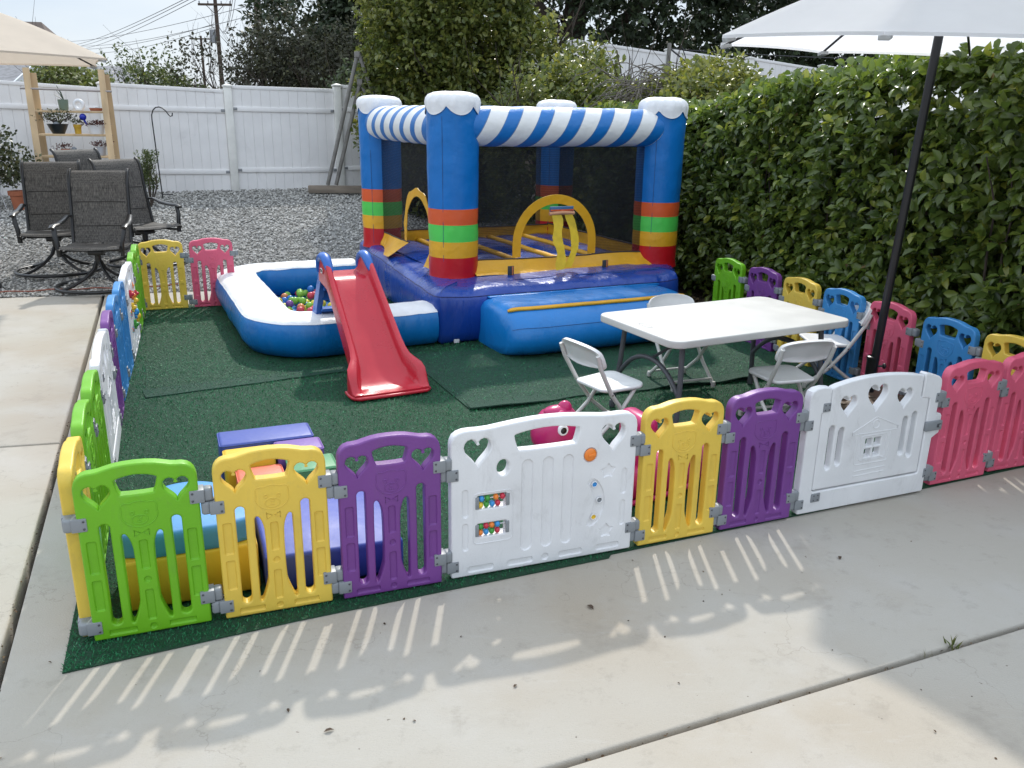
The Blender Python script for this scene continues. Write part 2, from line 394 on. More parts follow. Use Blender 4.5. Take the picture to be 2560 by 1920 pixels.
def concrete():
    m = bpy.data.materials.new('concrete'); m.use_nodes = True; t = m.node_tree; n = t.nodes; l = t.links; b = n['Principled BSDF']
    tc = n.new('ShaderNodeTexCoord')
    def tex(scale, detail=6, rough=0.6, stretch=None):
        x = n.new('ShaderNodeTexNoise'); x.inputs['Scale'].default_value = scale; x.inputs['Detail'].default_value = detail; x.inputs['Roughness'].default_value = rough
        if stretch:
            mp = n.new('ShaderNodeMapping'); mp.inputs['Scale'].default_value = stretch; mp.inputs['Rotation'].default_value = (0, 0, radians(-20)); l.new(tc.outputs['Object'], mp.inputs[0]); l.new(mp.outputs[0], x.inputs['Vector'])
        else: l.new(tc.outputs['Object'], x.inputs['Vector'])
        return x.outputs['Fac']
    def mix(a, c, fac, mode='MIX'):
        x = n.new('ShaderNodeMix'); x.data_type = 'RGBA'; x.blend_type = mode
        if isinstance(a, tuple): x.inputs[6].default_value = (*a, 1)
        else: l.new(a, x.inputs[6])
        if isinstance(c, tuple): x.inputs[7].default_value = (*c, 1)
        else: l.new(c, x.inputs[7])
        if isinstance(fac, float): x.inputs[0].default_value = fac
        else: l.new(fac, x.inputs[0])
        return x.outputs[2]
    def rng(s, a, c, d=0.0, e=1.0):
        r = n.new('ShaderNodeMapRange'); r.inputs[1].default_value = a; r.inputs[2].default_value = c; r.inputs[3].default_value = d; r.inputs[4].default_value = e
        l.new(s, r.inputs[0]); return r.outputs[0]
    c = mix((0.405, 0.378, 0.33), (0.345, 0.285, 0.212), rng(tex(0.55, 3), 0.45, 0.72))          # tan and grey pours
    c = mix(c, (0.455, 0.44, 0.415), rng(tex(1.7, 5), 0.5, 0.8, 0, 0.7))
    c = mix(c, (0.20, 0.175, 0.145), rng(tex(2.3, 8, 0.7), 0.56, 0.80, 0, 0.6))              # old stains
    c = mix(c, (0.22, 0.20, 0.165), rng(tex(9, 8, 0.75), 0.56, 0.75, 0, 0.5))
    c = mix(c, (0.2, 0.185, 0.165), rng(tex(240, 3), 0.60, 0.78, 0, 0.55))                   # sand grains
    c = mix(c, (0.52, 0.50, 0.46), rng(tex(320, 2), 0.62, 0.8, 0, 0.5))
    c = mix(c, (0.12, 0.10, 0.08), rng(tex(33, 2), 0.745, 0.77, 0, 0.7))                      # little pits
    vo = n.new('ShaderNodeTexVoronoi'); vo.feature = 'DISTANCE_TO_EDGE'; vo.inputs['Scale'].default_value = 0.55
    wr = n.new('ShaderNodeVectorMath'); wr.operation = 'ADD'; wn = n.new('ShaderNodeTexNoise'); wn.inputs['Scale'].default_value = 3.0; wn.inputs['Detail'].default_value = 6
    l.new(tc.outputs['Object'], wn.inputs['Vector']); l.new(tc.outputs['Object'], wr.inputs[0]); l.new(wn.outputs['Color'], wr.inputs[1]); l.new(wr.outputs[0], vo.inputs['Vector'])
    c = mix(c, (0.17, 0.15, 0.125), rng(vo.outputs['Distance'], 0.0006, 0.0022, 0.28, 0.0))                # hairline cracks
    c = mix(c, (0.47, 0.45, 0.42), rng(tex(5.5, 8, 0.8, (1, 5, 1)), 0.56, 0.8, 0, 0.5))                     # broom streaks
    l.new(c, b.inputs['Base Color']); b.inputs['Roughness'].default_value = 0.85; b.inputs['Specular IOR Level'].default_value = 0.3
    ad = n.new('ShaderNodeMath'); ad.operation = 'ADD'; l.new(tex(180, 4), ad.inputs[0]); l.new(tex(60, 3, 0.5, (1, 7, 1)), ad.inputs[1])
    bp = n.new('ShaderNodeBump'); bp.inputs['Strength'].default_value = 0.35; bp.inputs['Distance'].default_value = 0.004
    l.new(ad.outputs[0], bp.inputs['Height']); l.new(bp.outputs[0], b.inputs['Normal'])
    return m
CONC = concrete()
dirt_m = mat('dirt', (0.085, 0.062, 0.042), 0.95, var=0.45, vscale=14, bump=0.8, bscale=50, detail=8)
soil = MB(); soil.v = [(-160, -30, -0.075), (160, -30, -0.075), (160, 420, -0.075), (-160, 420, -0.075)]; soil.f = [(0, 1, 2, 3)]; soil.m = [0]
tag(soil.build('ground', [dirt_m], smooth=0), kind='structure')

J1 = ((0.122, 1.858), (0.920, 0.391)); JL = ((-1.60, 2.255), (-0.38, 0.925)); JB = ((-2.665, 4.07), (0.9705, 0.241))
GE = (GEP, GED); RB = ((1.93, 7.15), (0.355, -0.935)); g = 0.009
def slab(name, poly):
    bm = bmesh.new(); vs = [bm.verts.new((x, y, 0)) for x, y in poly]; f = bm.faces.new(vs); bm.normal_update()
    if f.normal.z < 0: f.normal_flip()
    r = bmesh.ops.extrude_face_region(bm, geom=[f]); 
    for v in [e for e in r['geom'] if isinstance(e, bmesh.types.BMVert)]: v.co.z -= 0.0
    for v in vs: v.co.z = -0.1
    top = [e for e in bm.edges if all(abs(v.co.z) < 1e-6 for v in e.verts)]
    bmesh.ops.bevel(bm, geom=top, offset=0.011, segments=3, affect='EDGES', profile=0.5)
    bmesh.ops.recalc_face_normals(bm, faces=list(bm.faces))
    me = bpy.data.meshes.new(name); bm.to_mesh(me); bm.free()
    return tag(link_mesh(name, finish(me, 50), None, [CONC]), kind='structure')
FAR = ((0, -4.0), (1, 0)); LEFT = ((-9.5, 0), (0, 1)); RIGHT = ((7.0, 0), (0, 1))
slab('patio_slab', [lineX(off(JL, -0.013), off(J1, g)), lineX(off(J1, g), RB), lineX(RB, GE), lineX(GE, off(JL, -0.013))])
slab('patio_slab', [lineX(LEFT, FAR), lineX(RIGHT, FAR), lineX(RIGHT, off(J1, -g)), lineX(off(J1, -g), LEFT)])
slab('patio_slab', [lineX(LEFT, off(J1, g)), lineX(off(J1, g), off(JL, 0.013)), lineX(off(JL, 0.013), off(JB, -g)), lineX(off(JB, -g), LEFT)])
slab('patio_slab', [lineX(LEFT, off(JB, g)), lineX(off(JB, g), off(JL, 0.013)), lineX(off(JL, 0.013), GE), lineX(GE, LEFT)])
# dirt strip along the hedge
bedp = MB(); bedp.add([(*lineX(RB, off(J1, g)), -0.012), (7, 2.6, -0.012), (5, 12, 0.0), (0.5, 14, 0.0), (*lineX(RB, GE), -0.012)], [(0, 1, 2, 3, 4)])
tag(bedp.build('dirt_bed', [dirt_m], smooth=0), kind='structure')

# gravel sheet and its stones
gm = mat('gravel_base', (0.26, 0.255, 0.245), 0.95, var=0.55, vscale=70, bump=1.0, bscale=60, detail=6)
def gravel():
    b = MB(); nx, ny = 56, 44
    for j in range(ny + 1):
        for i in range(nx + 1):
            a = -9.5 + 13.5 * i / nx
            y0 = GEP[1] + (a - GEP[0]) * GED[1] / GED[0]
            y = y0 + (11.5) * j / ny
            z = gz(a, y) - 0.012 + (0.02 * noise.noise((a * 1.3, y * 1.3, 0)) if j else 0) + (0.012 if j == 1 else 0)
            b.v.append((a, y, z))
    for j in range(ny):
        for i in range(nx):
            k = j * (nx + 1) + i; b.f.append((k, k + 1, k + nx + 2, k + nx + 1)); b.m.append(0)
    return tag(b.build('gravel_ground', [gm], smooth=180), kind='structure')
gravel()
def stones():
    N = 52000
    x = RNG.uniform(-8.6, 0.6, N); t = RNG.random(N) ** 1.25
    y0 = GEP[1] + (x - GEP[0]) * GED[1] / GED[0]; y = y0 + 0.02 + t * 7.4
    keep = ~((x > -1.7) & (y < 10.3) & (y > 6)); x, y, t = x[keep], y[keep], t[keep]; N = len(x)
    z = np.array([gz(a, b) for a, b in zip(x, y)])
    s = RNG.uniform(0.008, 0.018, N) * (1 + 0.5 * t)
    oc = np.array([(1, 0, 0), (0, 1, 0), (-1, 0, 0), (0, -1, 0), (0, 0, 1), (0, 0, -1), (.6, .6, .5), (-.6, .55, .5), (-.6, -.6, .5), (.6, -.55, .45)], float)
    fc = [(0, 6, 9), (0, 5, 1), (0, 1, 6), (1, 7, 6), (1, 2, 7), (2, 8, 7), (2, 3, 8), (3, 9, 8), (3, 0, 9), (4, 9, 6), (4, 6, 7), (4, 7, 8), (4, 8, 9), (1, 5, 2), (2, 5, 3), (3, 5, 0)]
    a = RNG.uniform(0, 2 * pi, N); ca, sa = np.cos(a), np.sin(a)
    sc = RNG.uniform(0.6, 1.25, (N, 10, 3)); p = oc[None] * sc * s[:, None, None]; p[:, :, 2] *= 0.75
    tl = RNG.uniform(-0.6, 0.6, (N, 1)); px = p[:, :, 0]; pz = p[:, :, 2] + px * tl
    co = np.stack([px * ca[:, None] - p[:, :, 1] * sa[:, None] + x[:, None], px * sa[:, None] + p[:, :, 1] * ca[:, None] + y[:, None], pz + (z + s * 0.3)[:, None]], 2).reshape(-1, 3)
    flat = np.array(fc).ravel(); loops = (np.arange(N)[:, None] * 10 + flat[None]).ravel().astype(np.int32)
    me = bpy.data.meshes.new('gravel'); me.vertices.add(len(co)); me.vertices.foreach_set('co', co.ravel().astype(np.float32))
    me.loops.add(len(loops)); me.loops.foreach_set('vertex_index', loops); nf = N * len(fc)
    me.polygons.add(nf); me.polygons.foreach_set('loop_start', (np.arange(nf) * 3).astype(np.int32)); me.polygons.foreach_set('loop_total', np.full(nf, 3, np.int32))
    at = me.attributes.new('tint', 'FLOAT', 'FACE'); at.data.foreach_set('value', np.repeat(RNG.random(N).astype(np.float32), len(fc)))
    me.update(calc_edges=True)
    m = leaf_mat('gravel_stone', [(0, (0.17, 0.166, 0.156)), (0.4, (0.33, 0.32, 0.295)), (0.8, (0.47, 0.455, 0.425)), (1, (0.55, 0.54, 0.52))], 0.85, 0, 0.3)
    tag(link_mesh('gravel', me, None, [m]), 'loose grey gravel covering the yard behind the patio', 'gravel', kind='stuff')
stones()

# ------------------------------------------------------------------ artificial turf
turf_m = mat('turf_backing', (0.012, 0.075, 0.034), 0.8, var=0.35, vscale=260, bump=0.9, bscale=330)
turf_m2 = mat('turf_backing_second', (0.016, 0.078, 0.044), 0.8, var=0.35, vscale=260, bump=0.9, bscale=330)
TURF = [(-1.388, 2.221), (-0.735, 2.525), (-0.238, 2.735), (0.399, 3.0), (0.41, 3.03), (1.3, 3.415), (2.84, 4.10), (1.80, 6.9), (1.2, 8.3), (-3.28, 7.42), (-3.20, 6.9)]
TURF2 = [(-0.249, 4.745), (0.05, 4.83), (0.423, 5.04), (0.9, 5.19), (1.405, 5.364), (2.32, 5.66), (1.83, 6.75), (-0.734, 5.95), (-0.6, 5.5)]
TURF3 = [(-2.24, 4.87), (-1.22, 5.45), (-0.70, 5.72), (-0.9, 8.0), (-3.2, 7.3), (-3.02, 6.75)]
def turf(name, poly, z, m):
    b = MB(); b.prism(poly, z - 0.004, z, 0); return tag(b.build(name, [m], smooth=0), kind='structure')
turf('turf', TURF, 0.006, turf_m); turf('turf', TURF2, 0.014, turf_m2); turf('turf', TURF3, 0.011, turf_m)
def lifted(line, base_z, amp, seed):
    """free edge of an overlapping turf strip that curls up a little"""
    b = MB(); rows = []
    P = [V((*p, 0)) for p in line]; L = [0]
    for a, c in zip(P[:-1], P[1:]): L.append(L[-1] + (c - a).length)
    n = 90
    for i in range(n + 1):
        s = L[-1] * i / n; k = max(j for j in range(len(L) - 1) if L[j] <= s + 1e-9); t = (s - L[k]) / (L[k + 1] - L[k]); p = P[k].lerp(P[k + 1], t); d = (P[k + 1] - P[k]).normalized(); nn = V((d.y, -d.x, 0))
        h = amp * max(0, noise.noise((s * 2.3, seed, 0)) * 1.3 + 0.25); w_ = 0.012 * noise.noise((s * 5, seed, 4))
        rows.append([tuple(p - nn * 0.16 + V((0, 0, base_z + .001))), tuple(p - nn * 0.06 + V((0, 0, base_z + .002 + h * .35))), tuple(p + nn * (0.012 + w_) + V((0, 0, base_z + .003 + h))), tuple(p + nn * (0.014 + w_) + V((0, 0, base_z - .004 + h)))])
    b.loft(rows, 0, closed=False, caps=False); return tag(b.build('turf_lifted_edge', [turf_m2], None, 60), kind='structure')
lifted([(-0.249, 4.745), (0.05, 4.83), (0.423, 5.04), (0.9, 5.19), (1.405, 5.364), (2.32, 5.66)], 0.014, 0.035, 3)
lifted([(-2.24, 4.87), (-1.22, 5.45), (-0.70, 5.72)], 0.011, 0.003, 8)
def inside(poly, x, y):
    c = np.zeros(len(x), bool); n = len(poly)
    for i in range(n):
        (x1, y1), (x2, y2) = poly[i], poly[(i + 1) % n]
        if y1 == y2: continue
        c ^= ((y1 > y) != (y2 > y)) & (x < (x2 - x1) * (y - y1) / (y2 - y1) + x1)
    return c
def fibres():
    N = 330000
    y = 2.2 + 6.0 * RNG.random(N) ** 1.7; x = RNG.uniform(-3.4, 2.9, N)
    k = inside(TURF, x, y); x, y = x[k], y[k]; n = len(x)
    t2 = inside(TURF2, x, y); t3 = inside(TURF3, x, y)
    k = RNG.random(n) > 0.35 * t2; x, y, t2, t3 = x[k], y[k], t2[k], t3[k]; n = len(x)
    z = np.where(t2, 0.014, np.where(t3, 0.011, 0.006))
    far = np.clip((y - 2.2) / 5, 0, 1)
    P = np.stack([x, y, z], 1); a = RNG.uniform(0, 2 * pi, n); el = RNG.uniform(0.25, 1.2, n)
    el = np.where(t2 | t3, el * 0.6, el)
    D = np.stack([np.cos(a) * np.cos(el), np.sin(a) * np.cos(el) * 1.0, np.sin(el)], 1)
    Nn = np.stack([-np.cos(a) * np.sin(el), -np.sin(a) * np.sin(el), np.cos(el)], 1)
    size = RNG.uniform(0.007, 0.014, n) * (1 + 0.7 * far)
    streak = 0.09 * np.sin(x * 23 + 2 * np.sin(y)) + 0.1 * np.sin((x * 0.92 - y * 0.39) * 31)
    patch = np.array([noise.noise((a_ * 1.6, b_ * 1.6, 0.7)) for a_, b_ in zip(x, y)])
    tint = np.clip(RNG.normal(0.42, 0.2, n) + 0.22 * patch + np.where(t3, -0.16 + streak * 0.7, 0) + np.where(t2, -0.05, 0), 0, 1)
    m = leaf_mat('turf_fibre', [(0, (0.006, 0.065, 0.023)), (0.5, (0.017, 0.165, 0.062)), (0.85, (0.045, 0.26, 0.115)), (1, (0.15, 0.40, 0.22))], 0.55, 0.18, 0.28)
    o = leaf_mesh('turf_fibres', P, D, Nn, size, tint, m, None, width=0.24, fine=False, fold=0.05, droop=0.1)
    tag(o, 'short green artificial grass pile on the play area floor', 'artificial grass', kind='stuff')
fibres()

# ------------------------------------------------------------------ white vinyl fences
vinyl = mat('white_vinyl', (0.79, 0.775, 0.765), 0.42, var=0.05, vscale=3, bump=0.03, bscale=30, scuff=0.16, sscale=1.6)
vinyl_old = mat('white_vinyl_post', (0.73, 0.72, 0.68), 0.5, var=0.10, vscale=5, scuff=0.35, sscale=2.2)
grey_metal = mat('grey_bracket', (0.28, 0.29, 0.30), 0.5, metal=0.6)
def fence(root, posts, rails=(1.31, 0.34), first_panel=0, board=0.147):
    """posts: (x, y, zbase, ztop); panels: butt between posts"""
    pm = None
    for (x, y, z0, z1) in posts:
        b = MB(); h = z1 - z0; yaw = FY
        M = Matrix.Translation((x, y, z0 - 0.15)) @ Matrix.Rotation(yaw, 4, 'Z')
        b.box((0, 0, (h + 0.1) / 2), (0.127, 0.127, h + 0.1), 0.008, 0, M)
        T = h + 0.1
        b.add([(-.075, -.075, T), (.075, -.075, T), (.075, .075, T), (-.075, .075, T), (-.075, -.075, T + .025), (.075, -.075, T + .025), (.075, .075, T + .025), (-.075, .075, T + .025), (0, 0, T + .05)],
              [(0, 1, 2, 3), (0, 1, 5, 4), (1, 2, 6, 5), (2, 3, 7, 6), (3, 0, 4, 7), (4, 5, 8), (5, 6, 8), (6, 7, 8), (7, 4, 8)], 0, M)
        b.build('post', [vinyl_old], root)
    for (a, c) in zip(posts[:-1], posts[1:]):
        A = V((a[0], a[1], 0)); B = V((c[0], c[1], 0)); L = (B - A).length - 0.127; yaw = atan2((B - A).y, (B - A).x)
        z0 = a[2]; zt0 = a[3] - 0.03; zt1 = c[3] - 0.10 if len(a) < 5 else a[4]
        zb = min(a[2], c[2]) - 0.15
        M = Matrix.Translation(A) @ Matrix.Rotation(yaw, 4, 'Z') @ Matrix.Translation((0.0635, 0, 0))
        n = max(2, round(L / board)); bw = L / n; b = MB(); prof = []
        for i in range(n):
            for dx, dy in ((0.0, 0.004), (0.004, -0.004), (bw - 0.004, -0.004), (bw, 0.004)): prof.append((i * bw + dx, -0.010 + dy))
        top = lambda x: zt0 + (zt1 - zt0) * x / L - 0.04
        front = [(x, y, zb) for x, y in prof] + [(x, y, top(x)) for x, y in prof]; m = len(prof)
        b.add(front, [(k, k + 1, m + k + 1, m + k) for k in range(m - 1)], 0, M)
        b.add([(x, -y, z) for x, y, z in front], [(k, k + 1, m + k + 1, m + k) for k in range(m - 1)], 0, M)
        b.build('board_panel', [vinyl], root, 20)
        b = MB()
        ang = atan2(zt1 - zt0, L)
        b.box((L / 2, 0, (zt0 + zt1) / 2 - 0.02), (L / cos(ang) - 0.002, 0.05, 0.055), 0.006, 0, M @ Matrix.Translation((L / 2, 0, (zt0 + zt1) / 2 - 0.02)) @ Matrix.Rotation(-ang, 4, 'Y') @ Matrix.Translation((-L / 2, 0, -(zt0 + zt1) / 2 + 0.02)))
        b.build('top_rail', [vinyl], root)
        for r in rails:
            zr0, zr1 = a[2] + r, c[2] + r - 0.03
            b = MB(); MM = M @ Matrix.Translation((L / 2, -0.02, (zr0 + zr1) / 2)) @ Matrix.Rotation(-atan2(zr1 - zr0, L), 4, 'Y')
            b.box((0, 0, 0), (L - 0.004, 0.03, 0.072), 0.006, 0, MM); rr = b.build('rail', [vinyl], root)
            b = MB()
            for sx in (-1, 1): b.box((sx * (L / 2 - 0.035), -0.018, 0), (0.06, 0.006, 0.045), 0.002, 0, MM)
            b.build('bracket', [grey_metal], rr)
FY = radians(22.9)
fr = thing('fence', 'long white plank fence with three visible posts standing at the back of the gravel', 'fence', (0, 0, 0))
fence(fr, [(-9.85, 12.25, 0.42, 2.15), (-8.15, 12.95, 0.42, 2.13), (-6.385, 13.69, 0.42, 2.115), (-4.69, 14.41, 0.43, 2.128), (-3.055, 15.10, 0.45, 2.183), (-1.40, 15.80, 0.47, 2.18)])
fu = thing('fence', 'upper white plank fence rising above the shrubs under the dark tree', 'fence', (0, 0, 0))
fence(fu, [(-0.95, 15.99, 1.2, 3.17), (0.79, 16.72, 1.2, 3.12), (2.96, 17.64, 1.1, 3.02), (4.75, 18.40, 1.1, 2.94), (6.5, 19.14, 1.0, 2.86), (8.3, 19.9, 1.0, 2.8)])

# ------------------------------------------------------------------ hedge, shrubs, trees
bark = mat('bark', (0.06, 0.045, 0.035), 0.9, var=0.4, vscale=18, bump=0.6, bscale=30, stretch=(1, 1, 0.3))
twig = mat('grey_twig', (0.16, 0.14, 0.12), 0.9, var=0.3, vscale=12)
HEDGE = [(4.6, 1.2), (3.93, 2.75), (3.27, 4.35), (2.25, 7.25), (1.12, 10.15), (0.75, 11.2)]
hl = leaf_mat('hedge_leaf', [(0, (0.048, 0.08, 0.022)), (0.45, (0.125, 0.18, 0.04)), (0.8, (0.22, 0.27, 0.055)), (1, (0.34, 0.35, 0.06))], 0.27, 0.36, 0.55)
hedge_root = thing('hedge', 'tall glossy green hedge along the right side of the play area', 'hedge', (2.5, 6.5, 0))
hedge_root.location = (0, 0, 0)
def hedge():
    seg = []; tot = 0
    for a, b in zip(HEDGE[:-1], HEDGE[1:]):
        L = hypot(b[0] - a[0], b[1] - a[1]); seg.append((tot, L, a, b)); tot += L
    def at(s):
        for s0, L, a, b in seg:
            if s <= s0 + L or (s0, L, a, b) == seg[-1]:
                t = (s - s0) / L; d = ((b[0] - a[0]) / L, (b[1] - a[1]) / L)
                return (a[0] + d[0] * t * L, a[1] + d[1] * t * L), d
    K = 8600; s = RNG.random(K) * tot; z = 0.04 + 2.02 * RNG.random(K); top = RNG.random(K) < 0.2
    C = np.zeros((K, 3)); AX = np.zeros((K, 3)); dep = RNG.random(K) ** 1.6 * 0.38
    for i in range(K):
        (x, y), d = at(s[i]); n = (d[1] * -1, d[0]) if (d[1] * -1) < 0 else (d[1], -d[0])
        w_ = noise.noise((s[i] * 1.4, z[i] * 1.6, 3.1)) * 0.16 + noise.noise((s[i] * 4, z[i] * 4, 7)) * 0.07
        hz = (2.0 if y < 6.6 else max(1.68, 2.0 - 0.14 * (y - 6.6))) + 0.10 * noise.noise((s[i] * 1.1, 0, 9)) + 0.06 * noise.noise((s[i] * 4.5, 0, 2))
        if s[i] < 2.0: hz += 0.04
        if top[i]:
            q = RNG.random() * 0.8; zz = hz - 0.05 * RNG.random() - 0.35 * max(0, 0.15 - q) - 0.12 * RNG.random() ** 2
            C[i] = (x - n[0] * q, y - n[1] * q, zz); ax = np.array((n[0] * 0.25, n[1] * 0.25, 1.0))
        else:
            zz = min(z[i], hz - 0.03); rnd = 0.14 * max(0, (zz - hz + 0.25) / 0.25) ** 2; tuck = 0.1 * max(0, 0.35 - zz) / 0.35
            q = dep[i] - w_ + rnd + tuck
            C[i] = (x - n[0] * q, y - n[1] * q, zz); ax = np.array((n[0], n[1], 0.45))
        AX[i] = ax + RNG.normal(size=3) * 0.45
    P, D, i = sprigs(C, AX, 7, 0.85, 0.17)
    n_ = len(P); D[:, 2] -= 0.25 * RNG.random(n_); D = unit(D)
    N = unit(np.stack([-0.55 + 0.45 * RNG.normal(size=n_), -0.3 + 0.45 * RNG.normal(size=n_), 0.75 + 0.4 * RNG.normal(size=n_)], 1))
    size = RNG.uniform(0.06, 0.105, n_); tint = np.clip(RNG.normal(0.42, 0.15, n_) + RNG.normal(0, 0.12, len(C))[i], 0, 1)
    new = (RNG.random(len(C)) < 0.07)[i] & (RNG.random(n_) < 0.8); tint[new] = RNG.uniform(0.78, 1, new.sum())
    leaf_mesh('leaves', P, D, N, size, tint, hl, hedge_root, width=0.56, fold=0.16, droop=0.16)
    q = RNG.choice(n_, 420, replace=False); leaf_mesh('dead_leaves', P[q] + RNG.normal(0, .02, (420, 3)), unit(D[q] + np.array((0, 0, -.8))), N[q], RNG.uniform(.045, .075, 420), RNG.random(420), leaf_mat('dead_hedge_leaf', [(0, (.05, .03, .015)), (.6, (.16, .10, .04)), (1, (.30, .22, .07))], .6, .2), hedge_root, width=.5)
    # solid dark core added behind the leaves to block light and fill gaps
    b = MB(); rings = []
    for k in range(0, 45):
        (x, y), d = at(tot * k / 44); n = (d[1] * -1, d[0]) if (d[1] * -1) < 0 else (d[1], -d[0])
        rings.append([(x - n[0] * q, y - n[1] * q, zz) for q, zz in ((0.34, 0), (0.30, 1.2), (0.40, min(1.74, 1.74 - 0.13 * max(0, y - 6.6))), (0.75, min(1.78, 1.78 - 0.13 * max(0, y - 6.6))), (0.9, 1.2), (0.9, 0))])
    b.loft(rings, 0); b.build('dark_core', [mat('hedge_core', (0.04, 0.055, 0.02), 1.0, var=0.5, vscale=25, bump=1.0, bscale=30)], hedge_root)
    b = MB()
    for k in range(60):
        (x, y), d = at(RNG.random() * tot); n = (d[1] * -1, d[0]) if (d[1] * -1) < 0 else (d[1], -d[0])
        p = V((x - n[0] * 0.3, y - n[1] * 0.3, 0)); pts = [p.copy()]
        for q in range(5):
            p = p + V((n[0] * 0.05 + random.gauss(0, .04), n[1] * 0.05 + random.gauss(0, .04), 0.3)); pts.append(p.copy())
        b.tube(pts, [0.012, 0.011, 0.009, 0.008, 0.006, 0.004], 5)
    b.build('stems', [bark], hedge_root)
hedge()

def crown_points(blobs, K, shell=0.55, thr=-0.25, freq=1.6, seed=0):
    vol = np.array([r[0] * r[1] * r[2] for c, r in blobs]) ** 0.72; vol /= vol.sum()
    C = []; A = []
    while len(C) < K:
        j = RNG.choice(len(blobs), p=vol); c, r = blobs[j]
        u = unit(RNG.normal(size=3)); q = shell + (1 - shell) * RNG.random() ** 0.6
        q *= 1 + 0.22 * noise.noise(tuple(u * 2.1 + seed + j)) + 0.12 * noise.noise(tuple(u * 5 + seed))
        p = np.array(c) + u * np.array(r) * q
        if noise.noise(tuple(p * freq + seed)) < thr + 0.15 * RNG.random(): continue
        C.append(p); A.append(u + np.array((0, 0, 0.35)) + RNG.normal(size=3) * 0.4)
    return np.array(C), np.array(A)
def foliage(root, name, blobs, K, per, size, material, fine=True, spread=0.9, length=0.2, tmean=0.45, thr=-0.25, freq=1.6, seed=0, shell=0.55, droop=0.3, width=0.55):
    C, A = crown_points(blobs, K, shell, thr, freq, seed)
    P, D, i = sprigs(C, A, per, spread, length); n = len(P)
    D[:, 2] -= droop * RNG.random(n); D = unit(D)
    N = unit(RNG.normal(size=(n, 3)) * 0.5 + np.array((-0.1, -0.35, 0.75)))
    tint = np.clip(RNG.normal(tmean, 0.13, n) + RNG.normal(0, 0.12, len(C))[i], 0, 1)
    return leaf_mesh(name, P, D, N, RNG.uniform(size[0], size[1], n), tint, material, root, width=width, fine=fine)
def branch(b, p, d, L, r, depth, spread=0.5, up=0.1, nseg=4):
    pts = [p.copy()]; R = [r]
    for k in range(nseg):
        d = (d + V((random.gauss(0, .16), random.gauss(0, .16), random.gauss(0, .12) + up * 0.3))).normalized()
        p = p + d * (L / nseg); pts.append(p.copy()); R.append(r * (1 - 0.45 * (k + 1) / nseg))
    b.tube(pts, R, 5 if depth < 2 else 6, caps=False)
    if depth > 0:
        for k in range(3 if depth > 1 else 4):
            t = random.randint(1, nseg); nd = (d + V((random.gauss(0, spread), random.gauss(0, spread), random.gauss(0, spread * 0.7) + up))).normalized()
            branch(b, pts[t], nd, L * random.uniform(0.5, 0.8), R[t] * 0.6, depth - 1, spread, up, nseg)
YG = leaf_mat('shrub_leaf', [(0, (0.045, 0.07, 0.02)), (0.45, (0.13, 0.16, 0.042)), (0.8, (0.235, 0.24, 0.06)), (1, (0.36, 0.34, 0.08))], 0.34, 0.38, 0.5)
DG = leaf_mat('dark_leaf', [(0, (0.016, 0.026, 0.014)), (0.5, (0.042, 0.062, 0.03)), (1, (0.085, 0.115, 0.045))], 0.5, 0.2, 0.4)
MG = leaf_mat('pale_leaf', [(0, (0.03, 0.045, 0.02)), (0.5, (0.085, 0.115, 0.035)), (1, (0.2, 0.22, 0.06))], 0.5, 0.25, 0.4)
BR = leaf_mat('brownish_leaf', [(0, (0.025, 0.024, 0.016)), (0.5, (0.05, 0.052, 0.03)), (1, (0.1, 0.1, 0.045))], 0.6, 0.15, 0.3)

t = thing('tree', 'broad leafy tree with yellow green leaves right behind the bounce house', 'tree', (0, 0, 0))
b = MB()
for q in ((-1.1, 14.8), (-0.4, 15.0), (-1.5, 15.0)): branch(b, V((q[0], q[1], -0.05)), V((random.gauss(0, .15), 0, 1)), 2.6, 0.09, 2, 0.5, 0.3)
b.build('trunk', [bark], t)
foliage(t, 'crown', [((-1.2, 14.88, 2.85), (1.25, 0.98, 2.7)), ((-0.8, 14.77, 3.4), (0.9, 0.9, 1.6)), ((-1.77, 14.66, 1.7), (0.69, 0.72, 1.49)), ((0.35, 14.77, 2.1), (0.95, 0.82, 1.0)), ((-1.15, 14.43, 0.9), (1.03, 0.82, 1.03))], 9000, 7, (0.075, 0.125), YG, seed=1.3, length=0.26, thr=-0.3, tmean=0.5, shell=0.62)
t = thing('shrub', 'dense green shrub filling the gap between the leafy tree and the hedge', 'shrub', (0, 0, 0))
b = MB()
for q in range(4): branch(b, V((0.6 + 0.5 * q, 12.4 - 0.25 * q, -0.05)), V((random.gauss(0, .2), -0.1, 1)), 1.6, 0.04, 2, 0.5, 0.3)
b.build('stems', [bark], t)
foliage(t, 'leaves', [((0.55, 12.2, 1.15), (0.85, 0.75, 1.1)), ((1.4, 11.9, 0.95), (0.8, 0.7, 1.0)), ((0.95, 12.6, 1.75), (0.7, 0.6, 0.75))], 2600, 7, (0.065, 0.105), YG, seed=4.1, length=0.22, tmean=0.5, shell=0.6)
t = thing('shrub', 'loose yellow green shrub top sprouting beside the bare brown twigs', 'shrub', (0, 0, 0))
b = MB()
for q in range(4): branch(b, V((2.35 + 0.25 * q, 11.3 - 0.4 * q, -0.05)), V((random.gauss(0, .2), 0, 1)), 1.1, 0.04, 2, 0.45, 0.2)
b.build('stems', [bark], t)
foliage(t, 'leaves', [((2.5, 11.3, 1.72), (0.7, 0.5, 0.55)), ((2.2, 10.8, 1.2), (0.7, 0.6, 0.9)), ((2.9, 10.7, 1.45), (0.6, 0.5, 0.6)), ((1.9, 11.4, 1.5), (0.5, 0.45, 0.5))], 2600, 6, (0.06, 0.1), YG, seed=9.2, length=0.24, tmean=0.62, thr=-0.1, shell=0.5)
